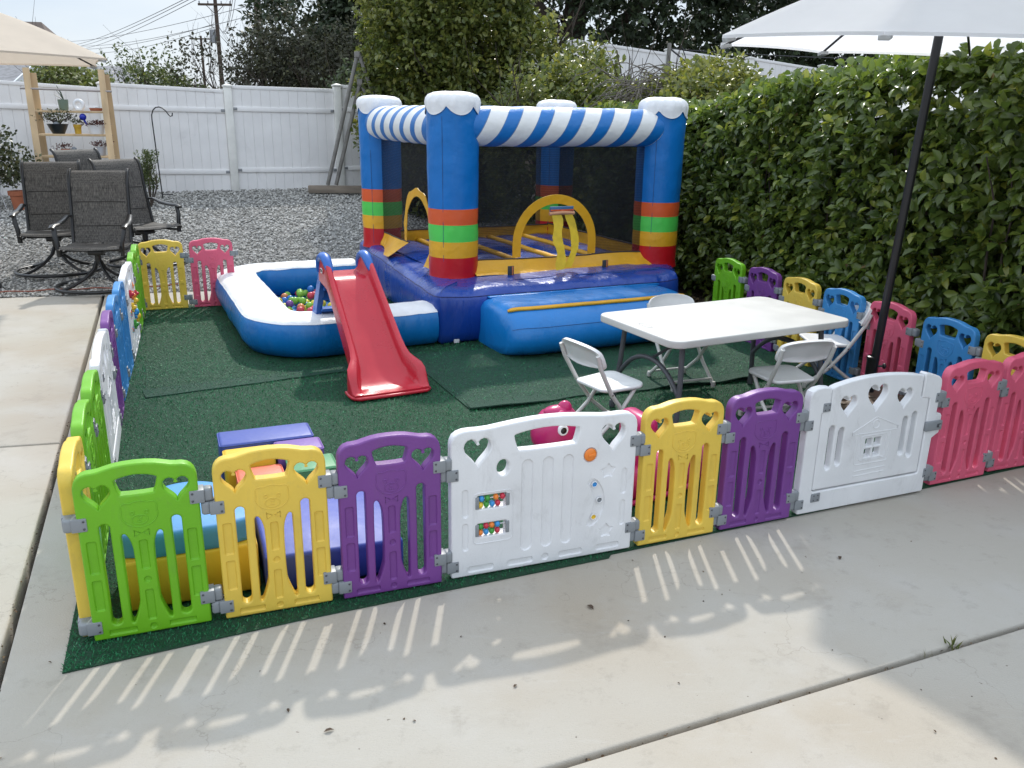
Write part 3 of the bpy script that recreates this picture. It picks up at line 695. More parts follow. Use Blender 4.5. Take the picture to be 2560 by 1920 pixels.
# tangle of dead twigs
b = MB()
for q in range(130):
    a = random.uniform(0, 2 * pi); c = V((1.78 + random.gauss(0, .22), 11.25 + random.gauss(0, .2), 1.95 + random.gauss(0, 0.14)))
    pts = [c + V((cos(a) * k * 0.13, sin(a) * k * 0.08, 0.10 * k * (1 - k / 4.5) + random.gauss(0, .02))) for k in range(7)]
    b.tube(pts, [0.008, 0.007, 0.006, 0.006, 0.005, 0.004, 0.003], 4, caps=False)
for q in range(5): b.tube([V((1.78 + random.gauss(0, .1), 11.3, 0)), V((1.8 + random.gauss(0, .15), 11.3, 1.0)), V((1.78 + random.gauss(0, .2), 11.25, 2.0))], [0.03, 0.025, 0.015], 5)
tag(b.build('dead_vine', [twig]), 'tangle of dry brown twigs arching over the shrubs behind the bounce house', 'dead vine')

# dark trees beyond the fences
t = thing('tree', 'big dark evergreen tree behind the back fence beside the thick utility pole', 'tree', (0, 0, 0))
b = MB(); branch(b, V((-4.4, 24.5, -0.1)), V((0, 0, 1)), 4.5, 0.28, 3, 0.5, 0.25); b.build('trunk', [bark], t)
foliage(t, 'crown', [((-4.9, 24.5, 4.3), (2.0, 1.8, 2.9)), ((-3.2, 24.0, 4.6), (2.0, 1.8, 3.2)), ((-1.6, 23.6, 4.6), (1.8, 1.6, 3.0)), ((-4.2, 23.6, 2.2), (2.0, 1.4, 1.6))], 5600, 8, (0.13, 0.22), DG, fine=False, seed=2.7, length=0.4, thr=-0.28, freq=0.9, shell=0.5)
t = thing('tree', 'dark shady tree with a visible trunk above the upper white fence', 'tree', (0, 0, 0))
b = MB()
b.tube([(1.35, 22.0, -0.1), (1.37, 22.0, 1.8), (1.33, 22.0, 3.2), (1.45, 22.1, 5.2), (1.5, 22.1, 7.5)], [0.4, 0.34, 0.30, 0.26, 0.16], 10)
b.tube([(1.33, 22, 3.2), (0.4, 21.6, 4.3), (-0.5, 21.2, 5.6)], [0.16, 0.12, 0.08], 7)
b.tube([(1.33, 22, 2.9), (2.8, 21.8, 4.2), (4.5, 21.5, 5.2)], [0.16, 0.12, 0.08], 7)
for q in range(6): branch(b, V((1.1, 22, 3.4 + 0.5 * q)), V((random.gauss(0, 1), random.gauss(0, .5), 0.5)).normalized(), 3.0, 0.08, 2, 0.5, 0.1)
b.build('trunk', [bark], t)
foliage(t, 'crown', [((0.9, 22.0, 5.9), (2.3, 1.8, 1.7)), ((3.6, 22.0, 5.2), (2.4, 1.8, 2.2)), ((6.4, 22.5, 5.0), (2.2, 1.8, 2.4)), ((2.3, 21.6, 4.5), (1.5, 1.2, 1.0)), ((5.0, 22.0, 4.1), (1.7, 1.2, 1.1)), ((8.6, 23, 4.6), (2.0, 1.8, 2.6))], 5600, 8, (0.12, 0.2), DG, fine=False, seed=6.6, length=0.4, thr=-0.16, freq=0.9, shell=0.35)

# thin bare tree, twiggy tree and bushes behind the back fence
def bare(label, base, H, n, leafK, material, tm, blobs, seed, r0=0.06):
    t = thing('tree', label, 'tree', (0, 0, 0)); b = MB(); random.seed(seed)
    for k in range(n): branch(b, V((base[0] + random.gauss(0, .3), base[1] + random.gauss(0, .3), -0.1)), V((random.gauss(0, .25), 0, 1)), H, r0, 3, 0.55, 0.35)
    b.build('trunk', [bark], t)
    foliage(t, 'crown', blobs, leafK, 6, (0.07, 0.13), material, fine=False, seed=seed, length=0.35, thr=-0.15, tmean=tm, shell=0.2)
bare('bare twiggy tree behind the white fence below the cross-armed utility pole', (-6.7, 21.5), 2.0, 5, 500, BR, 0.4, [((-6.6, 21.5, 2.5), (2.0, 0.8, 0.9)), ((-5.4, 21.3, 2.3), (1.4, 0.8, 0.9))], 21)
bare('brownish half bare tree behind the white fence next to the dark evergreen', (-4.6, 20.0), 1.8, 5, 1500, BR, 0.5, [((-4.5, 20.0, 2.7), (1.6, 0.9, 1.1)), ((-3.4, 20.0, 2.4), (1.2, 0.8, 1.0)), ((-5.6, 20.3, 2.3), (0.9, 0.7, 0.8))], 22)
bare('slender sparse tree with thin upright twigs between the low roofs and the utility poles', (-9.7, 23.0), 1.35, 5, 420, MG, 0.4, [((-9.6, 23.0, 2.35), (1.1, 0.8, 0.8)), ((-9.3, 23.0, 2.0), (1.3, 0.8, 0.5))], 23, 0.04)
def bush(label, blobs, K, material, tm, seed, size=(0.08, 0.14)):
    t = thing('bush', label, 'bush', (0, 0, 0)); b = MB()
    for k in range(4): branch(b, V((blobs[0][0][0] + random.gauss(0, .2), blobs[0][0][1], -0.1)), V((random.gauss(0, .3), 0, 1)), blobs[0][0][2], 0.04, 2, 0.5, 0.3)
    b.build('stems', [bark], t)
    foliage(t, 'leaves', blobs, K, 6, size, material, fine=False, seed=seed, length=0.25, tmean=tm, thr=-0.35, shell=0.5)
bush('bright green rounded bush peeping over the fence behind the ladder shelf', [((-8.85, 17.6, 1.75), (0.75, 0.6, 0.72))], 700, MG, 0.75, 31)
bush('dull green bush over the fence beneath the slender sparse tree', [((-8.85, 21.5, 1.75), (0.95, 0.7, 0.85)), ((-7.9, 21.3, 1.6), (0.6, 0.6, 0.6))], 750, MG, 0.5, 32)
bush('small dark green bush at the fence corner in front of the big evergreen', [((-3.0, 18.3, 1.9), (0.7, 0.6, 0.8)), ((-2.2, 18.0, 1.7), (0.7, 0.6, 0.8))], 900, DG, 0.75, 33)

# ------------------------------------------------------------------ neighbours' houses
stucco = mat('grey_stucco', (0.19, 0.18, 0.17), 0.9, var=0.1, vscale=3); fascia = mat('white_fascia', (0.62, 0.65, 0.68), 0.6, var=0.05)
roofm = mat('grey_roofing', (0.20, 0.20, 0.21), 0.9, var=0.25, vscale=9); browns = mat('brown_wall', (0.13, 0.10, 0.085), 0.9, var=0.15)
darkw = mat('dark_window', (0.02, 0.022, 0.026), 0.15)
def gable_house(label, cx, cy, yaw, L, Wd, hw, hr, wallm, ov=0.5, chimney=None, windows=()):
    t = thing('house', label, 'house', (cx, cy, -0.075), yaw)
    b = MB(); b.box((0, 0, hw / 2), (L, Wd, hw), 0)
    b.add([(-L / 2, -Wd / 2, hw), (-L / 2, Wd / 2, hw), (-L / 2, 0, hr - 0.1), (L / 2, -Wd / 2, hw), (L / 2, Wd / 2, hw), (L / 2, 0, hr - 0.1)], [(0, 1, 2), (3, 5, 4)])
    b.build('wall', [wallm], t, 0)
    b = MB(); x0, x1, y1 = -L / 2 - ov, L / 2 + ov, Wd / 2 + ov; sl = (hr - hw) / (Wd / 2); e = hw - sl * ov
    for sgn in (-1, 1):
        b.add([(x0, sgn * y1, e), (x1, sgn * y1, e), (x1, 0, hr), (x0, 0, hr), (x0, sgn * y1, e + .14), (x1, sgn * y1, e + .14), (x1, 0, hr + .14), (x0, 0, hr + .14)],
              [(0, 1, 2, 3), (4, 5, 6, 7), (0, 1, 5, 4), (1, 2, 6, 5), (2, 3, 7, 6), (3, 0, 4, 7)])
    rf = b.build('roof', [roofm], t, 0)
    b = MB()
    for sgn in (-1, 1): b.box((0, sgn * (y1 + 0.03), e + 0.03), (x1 - x0 + 0.06, 0.05, 0.24))
    for xx in (x0 - 0.03, x1 + 0.03):
        for sgn in (-1, 1): b.add([(xx - .02, sgn * y1, e - .1), (xx - .02, 0, hr - .1), (xx - .02, 0, hr + .16), (xx - .02, sgn * y1, e + .16), (xx + .02, sgn * y1, e - .1), (xx + .02, 0, hr - .1), (xx + .02, 0, hr + .16), (xx + .02, sgn * y1, e + .16)],
                                  [(0, 1, 2, 3), (4, 5, 6, 7), (0, 1, 5, 4), (1, 2, 6, 5), (2, 3, 7, 6), (3, 0, 4, 7)])
    b.build('fascia', [fascia], t, 0)
    if chimney:
        b = MB(); b.box(chimney, (0.8, 0.6, 1.3), 0.02); b.add([(chimney[0] - .6, chimney[1] - .5, chimney[2] + .65), (chimney[0] + .6, chimney[1] - .5, chimney[2] + .65), (chimney[0] + .6, chimney[1] + .5, chimney[2] + .65), (chimney[0] - .6, chimney[1] + .5, chimney[2] + .65), (chimney[0] - .3, chimney[1], chimney[2] + 1.05), (chimney[0] + .3, chimney[1], chimney[2] + 1.05)], [(0, 1, 5, 4), (2, 3, 4, 5), (1, 2, 5), (3, 0, 4), (0, 1, 2, 3)])
        b.build('chimney', [browns], rf, 0)
    for (wx, wz, ww, wh) in windows:
        b = MB(); b.box((wx, -Wd / 2 - 0.02, wz), (ww + .14, 0.06, wh + .14), 0.01); f = b.build('window', [fascia], t)
        b = MB(); b.box((wx, -Wd / 2 - 0.055, wz), (ww, 0.02, wh)); b.build('pane', [darkw], f)
    return t
gable_house('low house with pale eave and dark porch over the fence, left of the ladder shelf', -17.2, 24.0, radians(8), 8.0, 6.0, 2.35, 3.4, browns, 0.7, chimney=(3.9, 0.4, 3.0), windows=((-2.0, 1.2, 1.4, 1.0), (2.5, 1.2, 1.2, 1.0)))
gable_house('low grey roofed house with white fascia behind the round green bush', -16.6, 29.5, radians(14), 7.0, 6.0, 2.3, 3.05, stucco, 0.6, windows=((-1.5, 1.2, 1.6, 1.0), (2.0, 1.2, 1.6, 1.0)))
gable_house('small reddish roofed shed glimpsed through the bare tree over the fence', -12.0, 34.0, radians(10), 5.0, 4.0, 1.7, 2.5, browns, 0.4)

# ------------------------------------------------------------------ utility poles and wires
wood = mat('creosote_wood', (0.075, 0.055, 0.042), 0.9, var=0.3, vscale=8, stretch=(1, 1, 0.2)); steel = mat('weathered_steel', (0.25, 0.26, 0.27), 0.5, metal=0.5)
def pole(label, x, y, H, r, arm=None, extra=True, lean=0.0):
    t = thing('utility_pole', label, 'utility pole', (x, y, -0.07)); b = MB()
    b.tube([(0, 0, 0), (lean * 0.5, 0, H / 2), (lean, 0, H)], [r, r * .85, r * .7], 10); b.build('shaft', [wood], t)
    if arm:
        w_, z = arm; b = MB(); b.box((lean, -r * .8, z), (w_, 0.11, 0.13), 0.01)
        b.tube([(lean - w_ * .28, -r * .8, z), (lean, -r, z - .55)], 0.02, 5); b.tube([(lean + w_ * .28, -r * .8, z), (lean, -r, z - .55)], 0.02, 5)
        c = b.build('crossarm', [wood], t)
        for k in (-.46, -.2, .2, .46):
            b = MB(); b.lathe([(0.03, 0), (0.05, 0.03), (0.03, 0.07), (0.05, 0.1), (0.02, 0.16)], 8, M=Matrix.Translation((lean + k * w_, -r * .8, z + .06)), capt=True); b.build('insulator', [steel], c)
    if extra:
        b = MB(); b.lathe([(0.0, 0), (0.19, 0.02), (0.19, 0.75), (0.16, 0.8), (0, 0.8)], 12, M=Matrix.Translation((lean * .8 - r - .17, 0, H - 2.6))); b.build('transformer', [steel], t)
    return t
pole('slim utility pole with a cross-arm and transformer standing beyond the bare trees', -19.02, 57.5, 8.55, 0.16, (2.1, 8.2), True, 0.0)
pole('thick brown utility pole rising out of the frame beside the dark evergreen', -9.9, 35.0, 9.5, 0.17, None, False, -0.12)
pole('distant small utility pole with a plain cross-arm behind the bare twigs', -31.5, 90.0, 9.0, 0.15, (2.2, 8.7), False)
wire_m = mat('wire', (0.045, 0.045, 0.05), 0.6)
def wire(label, a, b_, sag, r=0.016, group=None):
    a, b_ = V(a), V(b_); pts = [a.lerp(b_, k / 24) - V((0, 0, sag * 4 * (k / 24) * (1 - k / 24))) for k in range(25)]
    m = MB(); m.tube(pts, r, 4, caps=False); tag(m.build('power_line', [wire_m]), label, 'power line', group)

for k, (a, b_) in enumerate([((-37.46, 75.0, 6.75), (-11.61, 30.0, 5.16)), ((-36.95, 75.0, 6.66), (-11.4, 30.0, 5.17)), ((-36.52, 75.0, 6.49), (-11.15, 30.0, 5.17))]):
    d = V(b_) - V(a); e = V(b_) + d * 0.35
    wire('one of three parallel overhead wires climbing steeply to the upper edge of the sky', a, e, 0.35, 0.011, 'parallel overhead wires')
wire('upper wire running left from the thick brown utility pole', (-40.64, 80.0, 7.42), (-9.98, 35.0, 5.67), 0.3, 0.012)
wire('lower wire running left from the collar of the thick brown utility pole', (-38.84, 80.0, 7.11), (-10.02, 35.0, 5.3), 0.3, 0.012)
wire('upper wire running left from the slim cross-armed pole', (-40.7, 85.0, 7.18), (-19.11, 57.3, 7.0), 0.3, 0.016)
wire('lowest wire running left from the slim cross-armed pole', (-40.33, 85.0, 6.82), (-19.12, 57.3, 6.81), 0.35, 0.016)
wire('thick cable rising right from the thick brown utility pole over the evergreen', (-9.75, 35.0, 5.47), (-7.03, 28.0, 4.99), 0.12, 0.02)
for a, b_ in (((-10.09, 35.0, 5.51), (-14.6, 45.0, 4.88)), ((-10.02, 35.0, 5.27), (-13.88, 45.0, 4.89)), ((-9.98, 35.0, 5.13), (-13.36, 45.0, 5.19))):
    wire('service wire dropping from the thick brown utility pole towards the bare trees', a, (b_[0], b_[1], b_[2] - 1.4), 0.25, 0.014, 'service drops from the thick pole')
for a, b_ in (((-18.69, 57.0, 6.69), (-12.33, 40.0, 6.44)), ((-18.74, 57.0, 6.79), (-12.45, 40.0, 6.44)), ((-18.73, 57.0, 6.84), (-12.53, 40.0, 6.44))):
    wire('slack wire curving up from the slim pole between the two tall poles', a, b_, 0.75, 0.012, 'slack wires beside the slim pole')

# ================================================================== play pen panels
T = 0.044; W = 0.365; WL = 0.757
PC = {'green': (0.17, 0.48, 0.014), 'yellow': (0.80, 0.565, 0.085), 'purple': (0.195, 0.058, 0.28), 'blue': (0.05, 0.26, 0.58), 'pink': (0.74, 0.125, 0.215), 'white': (0.76, 0.76, 0.77)}
PM = {k: mat('panel_plastic_' + k, c, 0.42, var=0.08 if k != 'white' else 0.06, vscale=5, bump=0.07, bscale=130, transl=0.14 if k != 'white' else 0.06, rvar=0.10, detail=8, scuff=0.22 if k == 'white' else 0.16, sscale=7.0) for k, c in PC.items()}
hinge_m = mat('grey_hinge', (0.23, 0.245, 0.26), 0.42, var=0.05, vscale=20); screw_m = mat('screw', (0.1, 0.1, 0.11), 0.4, metal=0.6)
def sym(half, w_):  # half = right half from bottom middle up to top middle
    return half + [(w_ - x, z) for x, z in half[::-1][1:]]
def tri_ridges(b, curves, r=0.0021, ys=(0.0, T)):
    for y in ys:
        for c, closed in curves: b.tube([(x, y, z) for x, z in c], r, 6, closed=closed, caps=not closed)
def stand(me):   # plate in XY (z thickness) -> standing panel, outer face at y = 0
    me.transform(Matrix.Translation((0, T / 2, 0)) @ rot_up()); return me
def bear(c, s=1.0):
    cx, cz = c; head = []
    for i in range(48):
        a = 2 * pi * i / 48; r = 1.0
        x, z = 0.054 * cos(a), 0.045 * sin(a)
        d = min(hypot(x - sg * 0.047, z - 0.033) for sg in (-1, 1))
        if d < 0.021: k = (0.021 - d); x *= 1 + k * 14; z *= 1 + k * 22
        head.append((cx + x * s, cz + z * s))
    cv = [(head, True), (ell(cx, cz - 0.019, 0.024, 0.0165, 18), True), (ell(cx - 0.021, cz + 0.006, 0.006, 0.006, 10), True), (ell(cx + 0.021, cz + 0.006, 0.006, 0.006, 10), True),
          (ell(cx, cz - 0.011, 0.006, 0.004, 10), True), ([(cx, cz - 0.015), (cx, cz - 0.024)], False), ([(cx - 0.008, cz - 0.024), (cx, cz - 0.027), (cx + 0.008, cz - 0.024)], False)]
    for sg in (-1, 1): cv.append(([(cx + sg * 0.004, cz - 0.066), (cx + sg * 0.022, cz - 0.056), (cx + sg * 0.022, cz - 0.077)], True))
    return cv
def small_panel_mesh():
    h = [(W / 2, 0), (W - .006, 0), (W - .0015, .0015), (W, .006), (W, .538), (W - .0015, .552), (W - .006, .566), (W - .014, .578), (W - .026, .587), (W - .042, .592), (W - .058, .5925), (W - .075, .5945), (W - .095, .600), (W - .12, .606), (W - .15, .6095), (W / 2, .6105)]
    out = sym(h, W)
    holes = [heart(.0655, .506, .080, .082), heart(W - .0655, .506, .080, .082)]
    holes.append(smooth_poly([(.119, .553), (.122, .559), (.135, .564), (.155, .569), (.1825, .572), (W - .155, .569), (W - .135, .564), (W - .122, .559), (W - .119, .553), (W - .130, .511), (W - .136, .505), (.136, .505), (.130, .511)], 1))
    s1 = pill(.060, .050, .091, .414)
    s2 = smooth_poly([(.119, .060), (.119, .355), (.124, .370), (.134, .369), (.145, .345), (.152, .305), (.152, .130), (.145, .098), (.132, .058), (.125, .046), (.120, .050)], 1)
    holes += [s1, [(W - x, z) for x, z in s1], s2, [(W - x, z) for x, z in s2]]
    rec = []
    for x0 in (.016, W - .048):
        rec += [rrect(x0, .243, x0 + .032, .362, .008), rrect(x0, .108, x0 + .032, .222, .008)]
    rec += [rrect(.1685, .236, .1965, .345, .008), rrect(.1685, .047, .1965, .163, .008), ell(.1825, .2, .0125, .0125, 18), ell(.1825, .024, .0125, .0125, 18), rrect(.046, .013, .134, .0345, .006), rrect(W - .134, .013, W - .046, .0345, .006)]
    me = stand(plate([out] + holes, T / 2, 0.0075, 3, rec, rec, 0.006))
    b = MB(); b.addmesh(me); tri_ridges(b, bear((.1825, .437)))
    return weighted(b.mesh('panel_board', 40))
SMALL = small_panel_mesh()
SM = {}
for k in PC:
    c = SMALL.copy(); c.materials.append(PM[k]); SM[k] = c
# hinge half: plate screwed to both faces and a knuckle block reaching over the gap
def hinge_mesh(side):
    b = MB(); s = 1 if side == 'right' else -1; x0 = 0
    b.box((-s * 0.006, T / 2, 0), (0.046, T + 0.007, 0.046), 0.003, 0)
    b.box((s * 0.028, T / 2, 0), (0.030, T * 0.92, 0.046), 0.009, 0, seg=3)
    for z in (-.013, .013):
        for y in (-0.004, T + 0.004): b.sphere((-s * 0.02, y, z), (0.004, 0.0022, 0.004), 1, 8, 6)
    me = b.mesh('hinge', 40); me.materials.append(hinge_m); me.materials.append(screw_m); return me
HG = {'left': hinge_mesh('left'), 'right': hinge_mesh('right')}
HZ = {'right': (.470, .096), 'left': (.423, .049)}
def add_hinges(root, w_, sides=('left', 'right')):
    for sd in sides:
        for z in HZ[sd]:
            o = bpy.data.objects.new('hinge', HG[sd]); COL.objects.link(o); o.parent = root; o.location = (w_ if sd == 'right' else 0, 0, z)
ZT = 0.012
GRP = 'playpen panels'
def small_panel(color, x, y, yaw, label, sides=('left', 'right'), lean=0.0):
    t = thing('playpen_panel', label, 'playpen panel', (x, y, ZT), yaw, GRP)
    o = bpy.data.objects.new('panel_board', SM[color]); COL.objects.link(o); o.parent = t
    add_hinges(t, W, sides); return t
# ---- activity panel
def ridges_obj(curves, name, m, parent, r=0.0018, ys=(0.0, T)):
    b = MB(); tri_ridges(b, curves, r, ys); return b.build(name, [m], parent)
bead_cols = {'red': (0.55, 0.03, 0.06), 'blue': (0.04, 0.28, 0.62), 'green': (0.05, 0.30, 0.04), 'orange': (0.80, 0.22, 0.03), 'yellow': (0.78, 0.52, 0.04), 'purple': (0.2, 0.06, 0.35)}
BEADM = {k: mat('bead_' + k, c, 0.3) for k, c in bead_cols.items()}
def star(cx, cz, r, n=5):
    out = []
    for i in range(2 * n):
        a = pi / 2 + pi * i / n; q = r if i % 2 == 0 else r * 0.55; out.append((cx + q * cos(a), cz + q * sin(a)))
    return smooth_poly(out, 2)
def large_outline():
    h = [(WL / 2, 0), (WL - .006, 0), (WL, .006), (WL, .535), (WL - .003, .555), (WL - .012, .573), (WL - .028, .584), (WL - .05, .590), (WL - .075, .591), (WL - .11, .590), (WL - .15, .5915), (WL - .2, .5975), (WL - .26, .604), (WL - .32, .6085), (WL / 2, .610)]
    return sym(h, WL)
def activity_panel(x, y, yaw, label, toys=False):
    t = thing('activity_panel', label, 'playpen panel', (x, y, ZT), yaw, GRP)
    holes = [heart(.103, .499, .104, .112), heart(WL - .103, .495, .100, .112), smooth_poly([(.245, .547), (.250, .555), (.31, .566), (.378, .571), (.447, .566), (.506, .555), (.511, .547), (.500, .497), (.492, .489), (.268, .489), (.260, .497)], 1), ell(.2025, .430, .025, .032, 22)]
    holes += [rrect(.103, .274, .217, .327, .004), rrect(.103, .160, .217, .213, .004)]
    rec = [pill(.275, .070, .323, .452), pill(.360, .072, .407, .452), pill(.443, .072, .490, .450), pill(.041, .245, .068, .362), pill(.041, .108, .068, .224), pill(.697, .249, .722, .362), pill(.697, .113, .722, .225)]
    rec += [rrect(.062, .015, .169, .042, .011), rrect(.222, .015, .330, .042, .011), ell(.380, .030, .016, .016, 18), rrect(.436, .016, .540, .043, .011), rrect(.597, .017, .703, .044, .011), star(.639, .358, .038), star(.641, .100, .038)]
    ban = [(.575 + .030 * 0 + .052 * (1 - ((z - .231) / .10) ** 2), z) for z in (.133, .16, .19, .22, .25, .28, .31, .329)]
    spine = [(.566 + .040 * (1 - ((z - .231) / .1) ** 2), z) for z in np.linspace(.14, .322, 9)]
    poly = [(p[0] + .025, p[1]) for p in spine] + [(spine[-1][0], .338)] + [(p[0] - .025, p[1]) for p in spine[::-1]] + [(spine[0][0], .125)]
    rec.append(smooth_poly(poly, 1))
    rec.append(ell(.558, .435, .030, .032, 20))
    me = stand(plate([large_outline()] + holes, T / 2, 0.0075, 3, rec, rec, 0.006))
    b = MB(); b.addmesh(me); tri_ridges(b, [(rrect(.086, .132, .241, .340, .018), True)], 0.0022)
    link_mesh('panel_board', weighted(b.mesh('panel_board', 40)), t, [PM['white']])
    b = MB()
    for z0 in (.300, .187):
        for dz in (-.0125, .0125): b.tube([(.103, T * .22, z0 + dz), (.217, T * .22, z0 + dz)], 0.0022, 6)
    ab = b.build('abacus_rods', [PM['white']], t)
    for z0 in (.300, .187):
        for xx in (.1005, .2215):
            b = MB(); b.box((xx, 0.001, z0), (.015, .007, .050), 0.003)
            for dz in (-.012, .012): b.sphere((xx, -0.003, z0 + dz), 0.0022, 0, 6, 5)
            b.build('end_plate', [hinge_m], ab)
    rows = [(.3125, ['blue', 'green', 'orange', 'red'], (.120, .143, .177, .203)), (.2875, ['yellow', 'green', 'blue', 'red'], (.116, .139, .162, .184)),
            (.1995, ['green', 'red', 'orange', 'blue'], (.116, .1385, .161, .1835)), (.1745, ['orange', 'blue', 'green', 'red'], (.116, .1385, .161, .1835))]
    for z, cs, xs in rows:
        for c, xx in zip(cs, xs):
            b = MB(); b.sphere((0, 0, 0), (.0108, .0128, .0125), 0, 14, 9); o = b.build('bead', [BEADM[c]], ab, 180); o.location = (xx, T * .22, z)
    b = MB(); b.sphere((.558, 0.001, .435), (.026, .008, .027), 0, 18, 10); b.box((.562, -.006, .435), (.032, .010, .012), 0.004)
    b.build('knob', [BEADM['orange']], t)
    for (cx, cz, c) in ((.582, .308, 'blue'), (.606, .238, 'white'), (.584, .168, 'yellow')):
        b = MB(); M = Matrix.Translation((cx, 0.0035, cz)) @ Matrix.Rotation(pi / 2, 4, 'X')
        b.lathe([(.0135, 0.0), (.0135, .005), (.011, .0055), (.0095, .003), (.009, -.0005), (0.0001, -.001)], 18, [0, 0, 0, 1, 1], M)
        b.build('peg_hole', [PM['white'], BEADM[c] if c != 'white' else hinge_m], t)
    add_hinges(t, WL)
    if toys:   # the inner face carries gears and sliders
        for k, (xx, zz, c, r) in enumerate(((.20, .44, 'red', .03), (.27, .33, 'yellow', .035), (.36, .40, 'orange', .032), (.45, .26, 'blue', .05), (.52, .33, 'yellow', .036), (.58, .2, 'yellow', .048), (.3, .2, 'green', .035), (.64, .36, 'red', .025))):
            b = MB(); prof = []
            n = 12
            for i in range(n * 4):
                q = r * (1.0 if (i % 4) in (0, 1) else .84); a = 2 * pi * i / (n * 4); prof.append((xx + q * cos(a), zz + q * sin(a)))
            A = [(p[0], -0.001, p[1]) for p in prof]; B_ = [(p[0], -0.016, p[1]) for p in prof]; b.loft([A, B_]); b.sphere((xx, -0.017, zz), (r * .5, .016, r * .5), 0, 12, 8)
            b.build('gear_toy', [BEADM[c]], t)
    return t
def gate_panel(x, y, yaw, label):
    t = thing('gate_panel', label, 'playpen panel', (x, y, ZT), yaw, GRP)
    fr = [(.0, .008), (.008, 0), (WL - .02, 0), (WL - .012, .008), (WL - .010, .270), (WL + .028, .292), (WL + .030, .300), (WL + .030, .378), (WL + .022, .388), (WL - .006, .392), (WL - .002, .53), (WL - .006, .556), (WL - .022, .572), (WL - .055, .584), (WL - .105, .597), (WL - .112, .590), (WL - .112, .480), (WL - .062, .470), (WL - .062, .110), (WL - .068, .100), (.078, .100), (.071, .108), (.071, .470), (.112, .480), (.112, .575), (.105, .584), (.07, .590), (.03, .586), (.008, .574), (0, .55)]
    b = MB(); b.addmesh(stand(plate([fr], T / 2, 0.0075, 3)))
    link_mesh('gate_frame', weighted(b.mesh('gate_frame', 40)), t, [PM['white']])
    door = [(.0745, .112), (.080, .106), (WL - .070, .106), (WL - .0655, .112), (WL - .0655, .468), (WL - .071, .476), (WL - .117, .484), (WL - .117, .578), (WL - .123, .586), (.600, .5945), (.53, .604), (.45, .611), (.378, .613), (.30, .611), (.22, .603), (.15, .590), (.124, .582), (.117, .574), (.117, .484), (.080, .475), (.0745, .467)]
    holes = [heart(.217, .486, .090, .096), heart(.378, .506, .112, .126), heart(.540, .487, .088, .096), pill(.127, .195, .158, .405), pill(.182, .208, .213, .390), pill(.551, .208, .582, .398), pill(.603, .190, .634, .415)]
    wins = [rrect(cx - .019, cz - .019, cx + .019, cz + .019, .004) for cx in (.366, .416) for cz in (.248, .297)]
    holes += [[(p[0] * 1.0, p[1]) for p in q] for q in wins]
    TD = T - 0.006
    me = plate([door] + holes, TD / 2, 0.007, 3); me.transform(Matrix.Translation((0, T / 2, 0)) @ rot_up())
    b = MB(); b.addmesh(me)
    yf = (T - TD) / 2; ys = (yf, T - yf)
    house = [(.392, .417), (.524, .362), (.524, .345), (.500, .345), (.486, .345), (.486, .205), (.478, .197), (.300, .197), (.292, .205), (.292, .345), (.262, .345), (.262, .358)]
    tri_ridges(b, [(house, True), ([(.300, .345), (.486, .345)], False), (rrect(.318, .215, .466, .332, .01), True), (ell(.392, .383, .019, .02, 20), True), ([(.315, .222), (.468, .222)], False), ([(.300, .165), (.48, .17)], False), ([(.30, .142), (.478, .146)], False)], 0.0024, ys)
    for cx in (.391,): b.box((cx, T / 2, .272), (.014, TD * .7, .10)); b.box((cx, T / 2, .2725), (.098, TD * .66, .012))
    link_mesh('gate_door', weighted(b.mesh('gate_door', 40)), t, [PM['white']])
    for (cx, cz, wd, hg) in ((.092, .497, .040, .040), (.093, .072, .050, .042)):
        b = MB(); b.box((cx, 0.0, cz), (wd, .008, hg), 0.003)
        for dx in (-.011, .011):
            for dz in (-.011, .011): b.sphere((cx + dx, -.0045, cz + dz), (.0035, .002, .0035), 1, 8, 5)
        b.build('pivot_plate', [hinge_m, screw_m], t)
    b = MB(); b.box((.738, -.002, .334), (.100, .016, .048), 0.005); b.box((.765, -.009, .334), (.024, .008, .018), 0.002, 1); b.box((.769, -.012, .334), (.010, .008, .012), 0.002)
    b.build('latch', [hinge_m, screw_m], t)
    add_hinges(t, WL); return t

small_panel('green', -1.358, 2.374, .362, 'bright green bear panel at the near corner, before the yellow foam box')
small_panel('yellow', -.972, 2.516, .352, 'yellow bear panel in the front row between the corner green panel and a purple one')
small_panel('purple', -.591, 2.652, .360, 'purple bear panel in the front row beside the white panel with coloured beads')
activity_panel(-.216, 2.802, .361, 'wide white activity panel with two bead abacuses and an orange knob')
small_panel('yellow', .525, 3.083, .378, 'yellow bear panel in the front row with the pink toy behind its slots')
small_panel('purple', .895, 3.234, .380, 'purple bear panel in the front row beside the white gate with the latch')
gate_panel(1.272, 3.392, .389, 'wide white gate panel with house relief and grey latch in the front row')
small_panel('pink', 2.027, 3.738, .396, 'pink bear panel hinged to the latch side of the front white gate')
small_panel('pink', 2.402, 3.915, .372, 'pink bear panel at the far end of the front row, cut by the picture edge', ('left',))
B = [(-1.372, 2.415), (-1.53, 2.81), (-1.69, 3.205), (-1.85, 3.61), (-2.155, 4.36), (-2.325, 4.785), (-2.48, 5.205), (-2.63, 5.625), (-2.925, 6.425), (-3.075, 6.83)]
LL = ['yellow bear panel seen edge-on right behind the corner green panel on the left side', 'green bear panel between the edge-on yellow and another green one on the left side', 'green bear panel touching the white gate on the left side',
      'wide white gate panel seen edge-on along the left side', 'purple bear panel after the white gate on the left side', 'blue bear panel next to the purple one on the left side', 'second blue bear panel, next to the white panel with gear toys', 'wide white panel with coloured gear toys at the far left side', 'green bear panel after the gear toy panel on the left side', 'last green bear panel meeting the yellow one at the far left corner']
